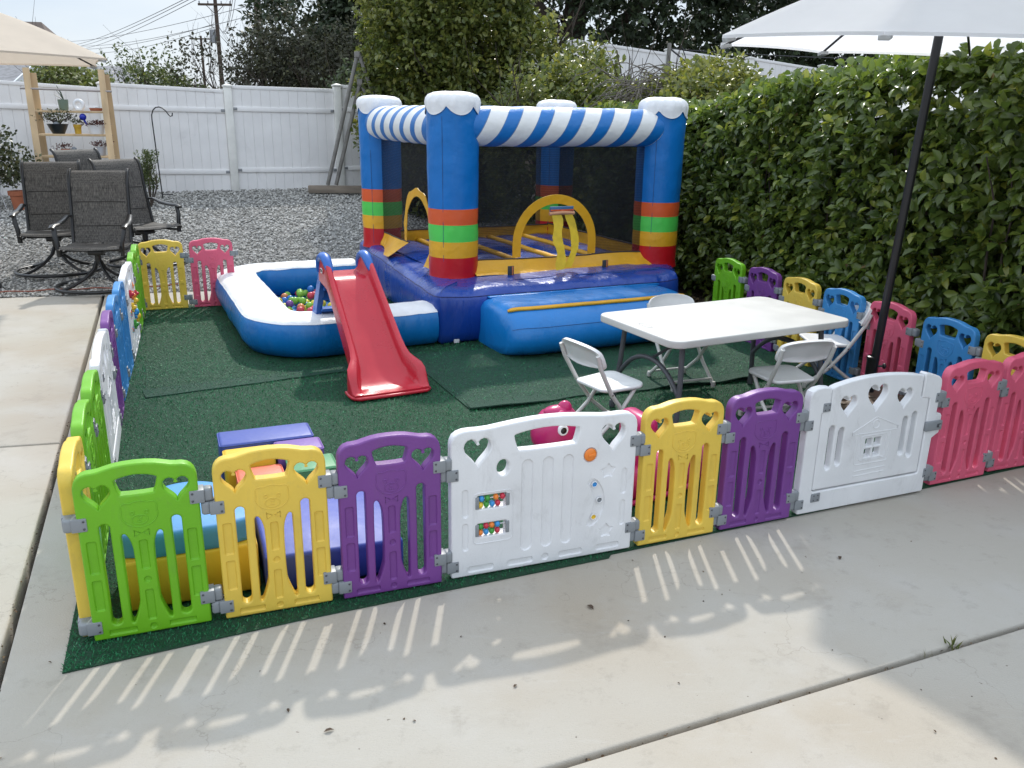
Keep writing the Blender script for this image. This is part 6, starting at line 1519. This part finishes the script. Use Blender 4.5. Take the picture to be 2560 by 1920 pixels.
def plant(t, name, n, r, h, size, m, z0, seed=0, up=.6, per=4):
    C = np.stack([RNG.normal(0, r * .45, n), RNG.normal(0, r * .35, n), z0 + RNG.random(n) * h * .6], 1); A = np.stack([C[:, 0] * 3 / r, C[:, 1] * 3 / r, np.full(n, up * 3)], 1) + RNG.normal(size=(n, 3)) * .5
    P, D, i = sprigs(C, A, per, .8, h * .5); N = unit(RNG.normal(size=P.shape) + np.array((0, -.4, .6))); return leaf_mesh(name, P, D, N, RNG.uniform(size[0], size[1], len(P)), np.clip(RNG.normal(.5, .22, len(P)), 0, 1), m, t, width=.6, fine=False)
t = pot('potted_plant', 'sage green pot with a few upright strap leaves on the top shelf', 'potted plant', S1, -.09, [(.052, 0), (.062, .03), (.070, .13), (.072, .15), (.064, .15), (.06, .13), (.02, .125)], sage)
b = MB()
for (dx, h_, tilt) in ((-.13, .10, 1), (-.075, .22, 1), (-.10, .17, 1)): b.tube([(.02, 0, .12), (.02 + dx * .4, -.01, .12 + h_ * .55), (.02 + dx, -.02, .12 + h_)], [.012, .018, .006], 8, flat=.35)
b.build('leaves', [mat('strap_leaf', (.03, .055, .028), .45)], t, 60)
t = thing('ring_vase', 'white ring shaped ceramic vase on the top shelf', 'vase', S1 @ V((.115, .10, .002))); b = MB()
b.tube([(.062 * cos(2 * pi * k / 24), 0, .078 + .062 * sin(2 * pi * k / 24)) for k in range(24)], .026, 12, closed=True, flat=1.0); b.box((0, 0, .012), (.10, .05, .024), .008); b.tube([(-.055, 0, .05), (-.10, 0, .012)], .012, 8); b.build('vase_body', [wpot], t, 60)
t = thing('saucer', 'shallow terracotta saucer at the right of the top shelf', 'saucer', S1 @ V((.34, .10, .002))); b = MB(); b.lathe([(.07, 0), (.082, .008), (.092, .04), (.086, .04), (.074, .012), (.001, .010)], 24, capb=True); b.build('saucer_body', [terra], t)
t = pot('potted_plant', 'wide dark bowl with a spreading jade plant on the middle shelf', 'potted plant', S2, -.20, bowlp(.08, .14, .13), dkpot); plant(t, 'leaves', 90, .2, .2, (.022, .036), succ, .13, per=6); b = MB(); b.sphere((.02, -.07, .135), (.045, .03, .03)); b.build('pebble', [greystone], t)
b = MB(); 
for k in range(12): a = k * .55; b.tube([(0, 0, .1), (.08 * cos(a), .05 * sin(a), .18), (.19 * cos(a), .10 * sin(a), .22 + .03 * sin(k * 2.1))], [.009, .007, .004], 5)
b.build('stems', [bark], t)
t = pot('potted_plant', 'mustard yellow pot with a small drooping plant on the middle shelf', 'potted plant', S2, .06, [(.042, 0), (.045, .06), (.05, .09), (.056, .10), (.056, .13), (.048, .13), (.045, .11), (.01, .105)], ypot); plant(t, 'leaves', 26, .07, .08, (.018, .03), succ, .12)
t = thing('watering_globe', 'cobalt blue glass watering globe stuck in the white pot', 'watering globe', S2 @ V((.185, .10, .10))); b = MB(); b.sphere((-.04, 0, .135), (.048, .045, .048), 0, 18, 12); b.tube([(-.03, 0, .10), (.0, 0, .04), (.015, 0, 0)], [.016, .010, .008], 10); b.build('globe', [cobalt], t, 180)
t = pot('potted_plant', 'white enamel tub with dark red succulents on the middle shelf', 'potted plant', S2, .31, [(.09, 0), (.105, .06), (.118, .12), (.123, .125), (.112, .125), (.105, .10), (.02, .095)], wpot); plant(t, 'leaves', 80, .17, .07, (.02, .034), redp, .11)
t = pot('potted_plant', 'terracotta pot of red leaves on the lower shelf, just above the rear chair', 'potted plant', S3, -.14, [(.05, 0), (.06, .07), (.062, .09), (.052, .09), (.02, .07)], terra); plant(t, 'leaves', 40, .09, .08, (.018, .03), redp, .08)
t = thing('dog_figurine', 'grey stone dog figurine lying on the lower shelf', 'figurine', S3 @ V((.05, .10, .002))); b = MB(); b.sphere((.02, 0, .045), (.10, .035, .042), 0, 16, 10); b.sphere((-.08, 0, .085), (.036, .03, .034), 0, 14, 9); b.sphere((-.112, -.005, .075), (.02, .016, .014)); b.sphere((-.07, -.03, .08), (.014, .008, .026)); b.sphere((-.07, .03, .08), (.014, .008, .026)); b.tube([(-.06, -.02, .02), (-.13, -.022, .012)], .014, 8); b.tube([(.10, 0, .03), (.15, -.01, .02)], [.014, .006], 8); b.build('figurine_body', [greystone], t, 180)
t = pot('potted_plant', 'pale grey pot with a dark rosette plant at the right of the lower shelf', 'potted plant', S3, .33, [(.06, 0), (.068, .08), (.075, .12), (.065, .12), (.02, .10)], mat('pale_grey_pot', (.38, .39, .42), .5)); plant(t, 'leaves', 40, .09, .09, (.02, .034), redp, .11)

# plants on the ground
t = thing('potted_plant', 'terracotta pot with a leggy jade bush standing left of the brown chairs', 'potted plant', (-6.98, 12.05, gz(-6.98, 12.05) + .004)); b = MB(); b.lathe([(.085, 0), (.115, .20), (.132, .20), (.136, .26), (.12, .26), (.11, .23), (.03, .22)], 28, capb=True); b.build('pot', [terra], t)
plant(t, 'leaves', 120, .22, .55, (.045, .075), succ, .24, per=7)
t = thing('plant_stand', 'white wire stand holding a rusty basket pot at the left picture edge', 'plant stand', (-7.36, 12.0, gz(-7.36, 12.0))); b = MB()
for k in range(3): a = 2 * pi * k / 3 + .4; b.tube([(.18 * cos(a), .18 * sin(a), 0), (.13 * cos(a), .13 * sin(a), .25), (.17 * cos(a), .17 * sin(a), .42)], .007, 6)
for z, r_ in ((.2, .14), (.42, .17)): b.tube([(r_ * cos(2 * pi * k / 24), r_ * sin(2 * pi * k / 24), z) for k in range(24)], .006, 6, closed=True)
b.build('wire_frame', [wpot], t)
t = thing('potted_plant', 'rusty banded pot with a brown green jade bush in the white wire stand', 'potted plant', (-7.36, 12.0, gz(-7.36, 12.0) + .21)); b = MB(); b.lathe([(.11, 0), (.15, .2), (.165, .22), (.17, .34), (.15, .34), (.03, .3)], 26, [0, 0, 1, 1, 1], capb=True); b.build('pot', [mat('mottled_pot', (.12, .115, .11), .8, var=.6, vscale=25), mat('rust_band', (.16, .055, .035), .8)], t)
plant(t, 'leaves', 190, .28, .55, (.05, .08), succ, .34, per=7)
t = thing('rosemary_bush', 'spiky rosemary bush at the fence behind the turned brown chair', 'bush', (-5.36, 12.6, gz(-5.36, 12.6)))
n = 55; C = np.stack([RNG.normal(.0, .055, n), RNG.normal(0, .05, n), .2 + RNG.random(n) * .42], 1); A = np.stack([C[:, 0] * 4, C[:, 1] * 3, np.full(n, 1.4)], 1); P, D, i = sprigs(C, A, 40, .8, .20)
leaf_mesh('foliage', P, D, unit(RNG.normal(size=P.shape)), RNG.uniform(.03, .05, len(P)), np.clip(RNG.normal(.4, .2, len(P)), 0, 1), MG, t, width=.3, fine=False)
b = MB()
for k in range(10): b.tube([(0, 0, 0), (random.gauss(0, .08), random.gauss(0, .05), .3), (random.gauss(0, .16), random.gauss(0, .08), .62)], [.008, .006, .003], 5)
b.build('stems', [bark], t)
# shepherd hook
t = thing('shepherd_hook', 'thin black shepherd hook standing alone before the white fence', 'garden hook', (0, 0, 0)); b = MB(); X = lambda x, z: (x, 13.3, z)
b.tube([X(-5.469, .40), X(-5.488, 1.0), X(-5.505, 1.55), X(-5.502, 1.63), X(-5.475, 1.70), X(-5.43, 1.738), X(-5.38, 1.745), X(-5.33, 1.73), X(-5.28, 1.685), X(-5.25, 1.64), X(-5.222, 1.615), X(-5.195, 1.62), X(-5.186, 1.665)], .0095, 8); b.tube([X(-5.47, .455), X(-5.30, .455)], .008, 6); b.build('hook_rod', [blk], t, 60)
# timber and A-frames
tim = mat('weathered_timber', (.20, .165, .13), .85, var=.3, vscale=10, stretch=(.2, 1, 1)); galv = mat('weathered_pipe', (.19, .18, .165), .65, var=.2, vscale=10)
t = thing('timber_edging', 'long weathered timber lying on the gravel under the leaning poles', 'timber', (-2.55, 14.32, .44)); b = MB(); b.box((0, .0, .055), (1.75, .10, .12), .008, 0, Matrix.Rotation(radians(6), 4, 'Z')); b.build('timber_beam', [tim], t)
def aframe(label, foot, apex, foot2):
    t = thing('a_frame', label, 'A-frame', (0, 0, 0))
    for q in (foot, foot2): b = MB(); b.tube([q, apex], .032, 10); b.build('leg', [galv], t, 60)
    b = MB(); m1 = V(foot).lerp(V(apex), .98); b.box(tuple(m1), (.09, .09, .09), .01); b.build('bracket', [galv], t)
aframe('tall weathered A-frame of poles standing on the timber before the fence', (-3.113, 14.3, .56), (-2.527, 14.3, 2.63), (-1.80, 14.3, .52)); aframe('smaller weathered A-frame standing beside the taller one on the timber', (-2.985, 14.36, .56), (-2.515, 14.36, 2.21), (-1.96, 14.36, .52))
# pole with the string light above the shrubs
t = thing('metal_post', 'slim grey metal post with an eye bolt before the upper white fence', 'post', (2.60, 15.6, -.05)); b = MB(); b.tube([(0, 0, 0), (.02, 0, 2.98)], .035, 10); b.box((.02, 0, 2.96), (.05, .05, .06), .005); b.build('post_shaft', [galv], t)
t = thing('string_light', 'single clear bulb of a string light hanging from the slim metal post', 'string light', (2.92, 15.55, 2.40)); b = MB(); b.tube([(-.1, 0, .50), (-.03, 0, .34), (0, 0, .26)], .009, 6); b.lathe([(.03, .14), (.035, .2), (.025, .27)], 10, capt=True); b.build('socket', [blk], t); b = MB(); b.sphere((0, 0, .07), (.045, .045, .075), 0, 12, 9); b.build('bulb', [mat('bulb_glass', (.5, .47, .42), .08, spec=.8)], t, 180)
b = MB(); pa, pb = V((2.62, 15.6, 2.85)), V((9.5, 14.6, 2.75)); b.tube([pa.lerp(pb, k / 20) - V((0, 0, .25 * (k / 20) * (1 - k / 20) * 4 * .4)) for k in range(21)], .008, 5, caps=False); b.tube([(2.62, 15.6, 2.86), (3.1, 15.5, 2.5), (3.75, 15.3, 2.28)], .014, 5); tag(b.build('light_cable', [wire_m]), 'dark cable strung from the metal post along the upper white fence', 'cable')
# orange cord on the gravel edge
b = MB(); pts = []
for k in range(40): u = k / 39; x = -5.6 + 2.25 * u; y = GEP[1] + (x - GEP[0]) * GED[1] / GED[0] + .07 + .10 * sin(5 * u) * u + .25 * u * u; pts.append((x, y, gz(x, y) + .022 + .006 * sin(k)))
b.tube(pts, .0065, 6); tag(b.build('extension_cord', [mat('orange_cord', (.24, .06, .03), .6)]), 'thin dull orange cord lying along the gravel edge under the brown chairs', 'cord')
# loose things on the concrete
dl = mat('dead_leaf_brown', (.07, .045, .028), .9)
def debris():
    n = 900; s = RNG.random(n); x = 1.95 - .40 * 0 + RNG.normal(.28, .16, n) + .36 * (7.1 - (3.6 + 5.6 * s)) * .4 * 0; y = 3.6 + 6 * s
    x = 1.93 + (7.15 - y) * .38 + np.abs(RNG.normal(.12, .16, n)); x = np.where(y > 7.3, 1.9 - (y - 7.3) * .36 + np.abs(RNG.normal(.1, .2, n)), x)
    P = np.stack([x, y, np.full(n, .004)], 1); a = RNG.uniform(0, 2 * pi, n); D = np.stack([np.cos(a), np.sin(a), RNG.normal(0, .2, n)], 1); N = unit(RNG.normal(size=(n, 3)) * .35 + np.array((0, 0, 1)))
    m = leaf_mat('litter', [(0, (.03, .02, .014)), (.5, (.09, .055, .032)), (1, (.19, .13, .07))], .8, 0, .2)
    tag(leaf_mesh('leaf_litter', P, D, N, RNG.uniform(.03, .06, n), RNG.random(n), m, None, width=.5), 'dry leaf litter on the soil at the foot of the hedge', 'leaf litter', kind='stuff')
    n = 320; q = RNG.random(n); P = []
    for k in range(n):
        if q[k] < .4: t = RNG.uniform(-1.0, 2.6); P.append((J1[0][0] + J1[1][0] * t + RNG.normal(0, .006), J1[0][1] + J1[1][1] * t + RNG.normal(0, .006), -.012))
        else: t = RNG.uniform(-1.2, 2.4); P.append((JL[0][0] + JL[1][0] * t + RNG.normal(0, .012), JL[0][1] + JL[1][1] * t + RNG.normal(0, .012), -.004))
    for k in range(60): P.append((RNG.uniform(-1.6, 2.6), RNG.uniform(1.3, 3.2), .002))
    P = np.array(P); n = len(P); a = RNG.uniform(0, 2 * pi, n); D = np.stack([np.cos(a), np.sin(a), RNG.normal(.1, .3, n)], 1)
    tag(leaf_mesh('joint_crumbs', P, D, unit(RNG.normal(size=(n, 3)) * .6 + np.array((0, 0, 1))), RNG.uniform(.004, .013, n), RNG.random(n), m, None, width=.6), 'bits of dirt and dry leaf on the concrete and in its joints', 'dirt crumbs', kind='stuff')
debris()
def weed(x, y, label, n=9, h=.07):
    C = np.zeros((n, 3)) + np.array((x, y, -.015)); C[:, :2] += RNG.normal(0, .008, (n, 2)); D = np.stack([RNG.normal(0, .35, n), RNG.normal(0, .35, n), np.ones(n)], 1)
    m = leaf_mat('weed_' + str(n), [(0, (.06, .10, .02)), (1, (.16, .15, .05))], .5, .2); tag(leaf_mesh('weed', C, D, unit(RNG.normal(size=(n, 3))), RNG.uniform(h * .5, h, n), RNG.random(n), m, None, width=.12, fine=False), label, 'weed')
weed(1.50, 2.445, 'little grass weed sprouting from the concrete joint at the right', 14, .06); weed(1.39, 2.398, 'single thin grass blade in the concrete joint left of the weed', 4, .05)
def fallen(x, y, s, a, label):
    o = leaf_mesh('fallen_leaf', np.array([(x, y, .003)]), np.array([(cos(a), sin(a), .12)]), np.array([(0, 0.1, 1.)]), [s], [0.5], dl, None, width=.5); tag(o, label, 'leaf')
fallen(.305, 2.63, .035, 2.2, 'small dark dead leaf on the concrete in front of the wide white panel'); fallen(-.52, 1.98, .03, .4, 'tiny dark leaf on the concrete at the lower left, below the green panel'); fallen(1.33, 3.02, .03, 1.2, 'brown dead leaf on the concrete in front of the white gate'); fallen(-.64, 2.06, .02, 2.0, 'curled speck of leaf on the concrete near the turf corner'); fallen(.02, 2.19, .018, 1.0, 'tiny round dark leaf on the sunlit concrete below the purple panel')
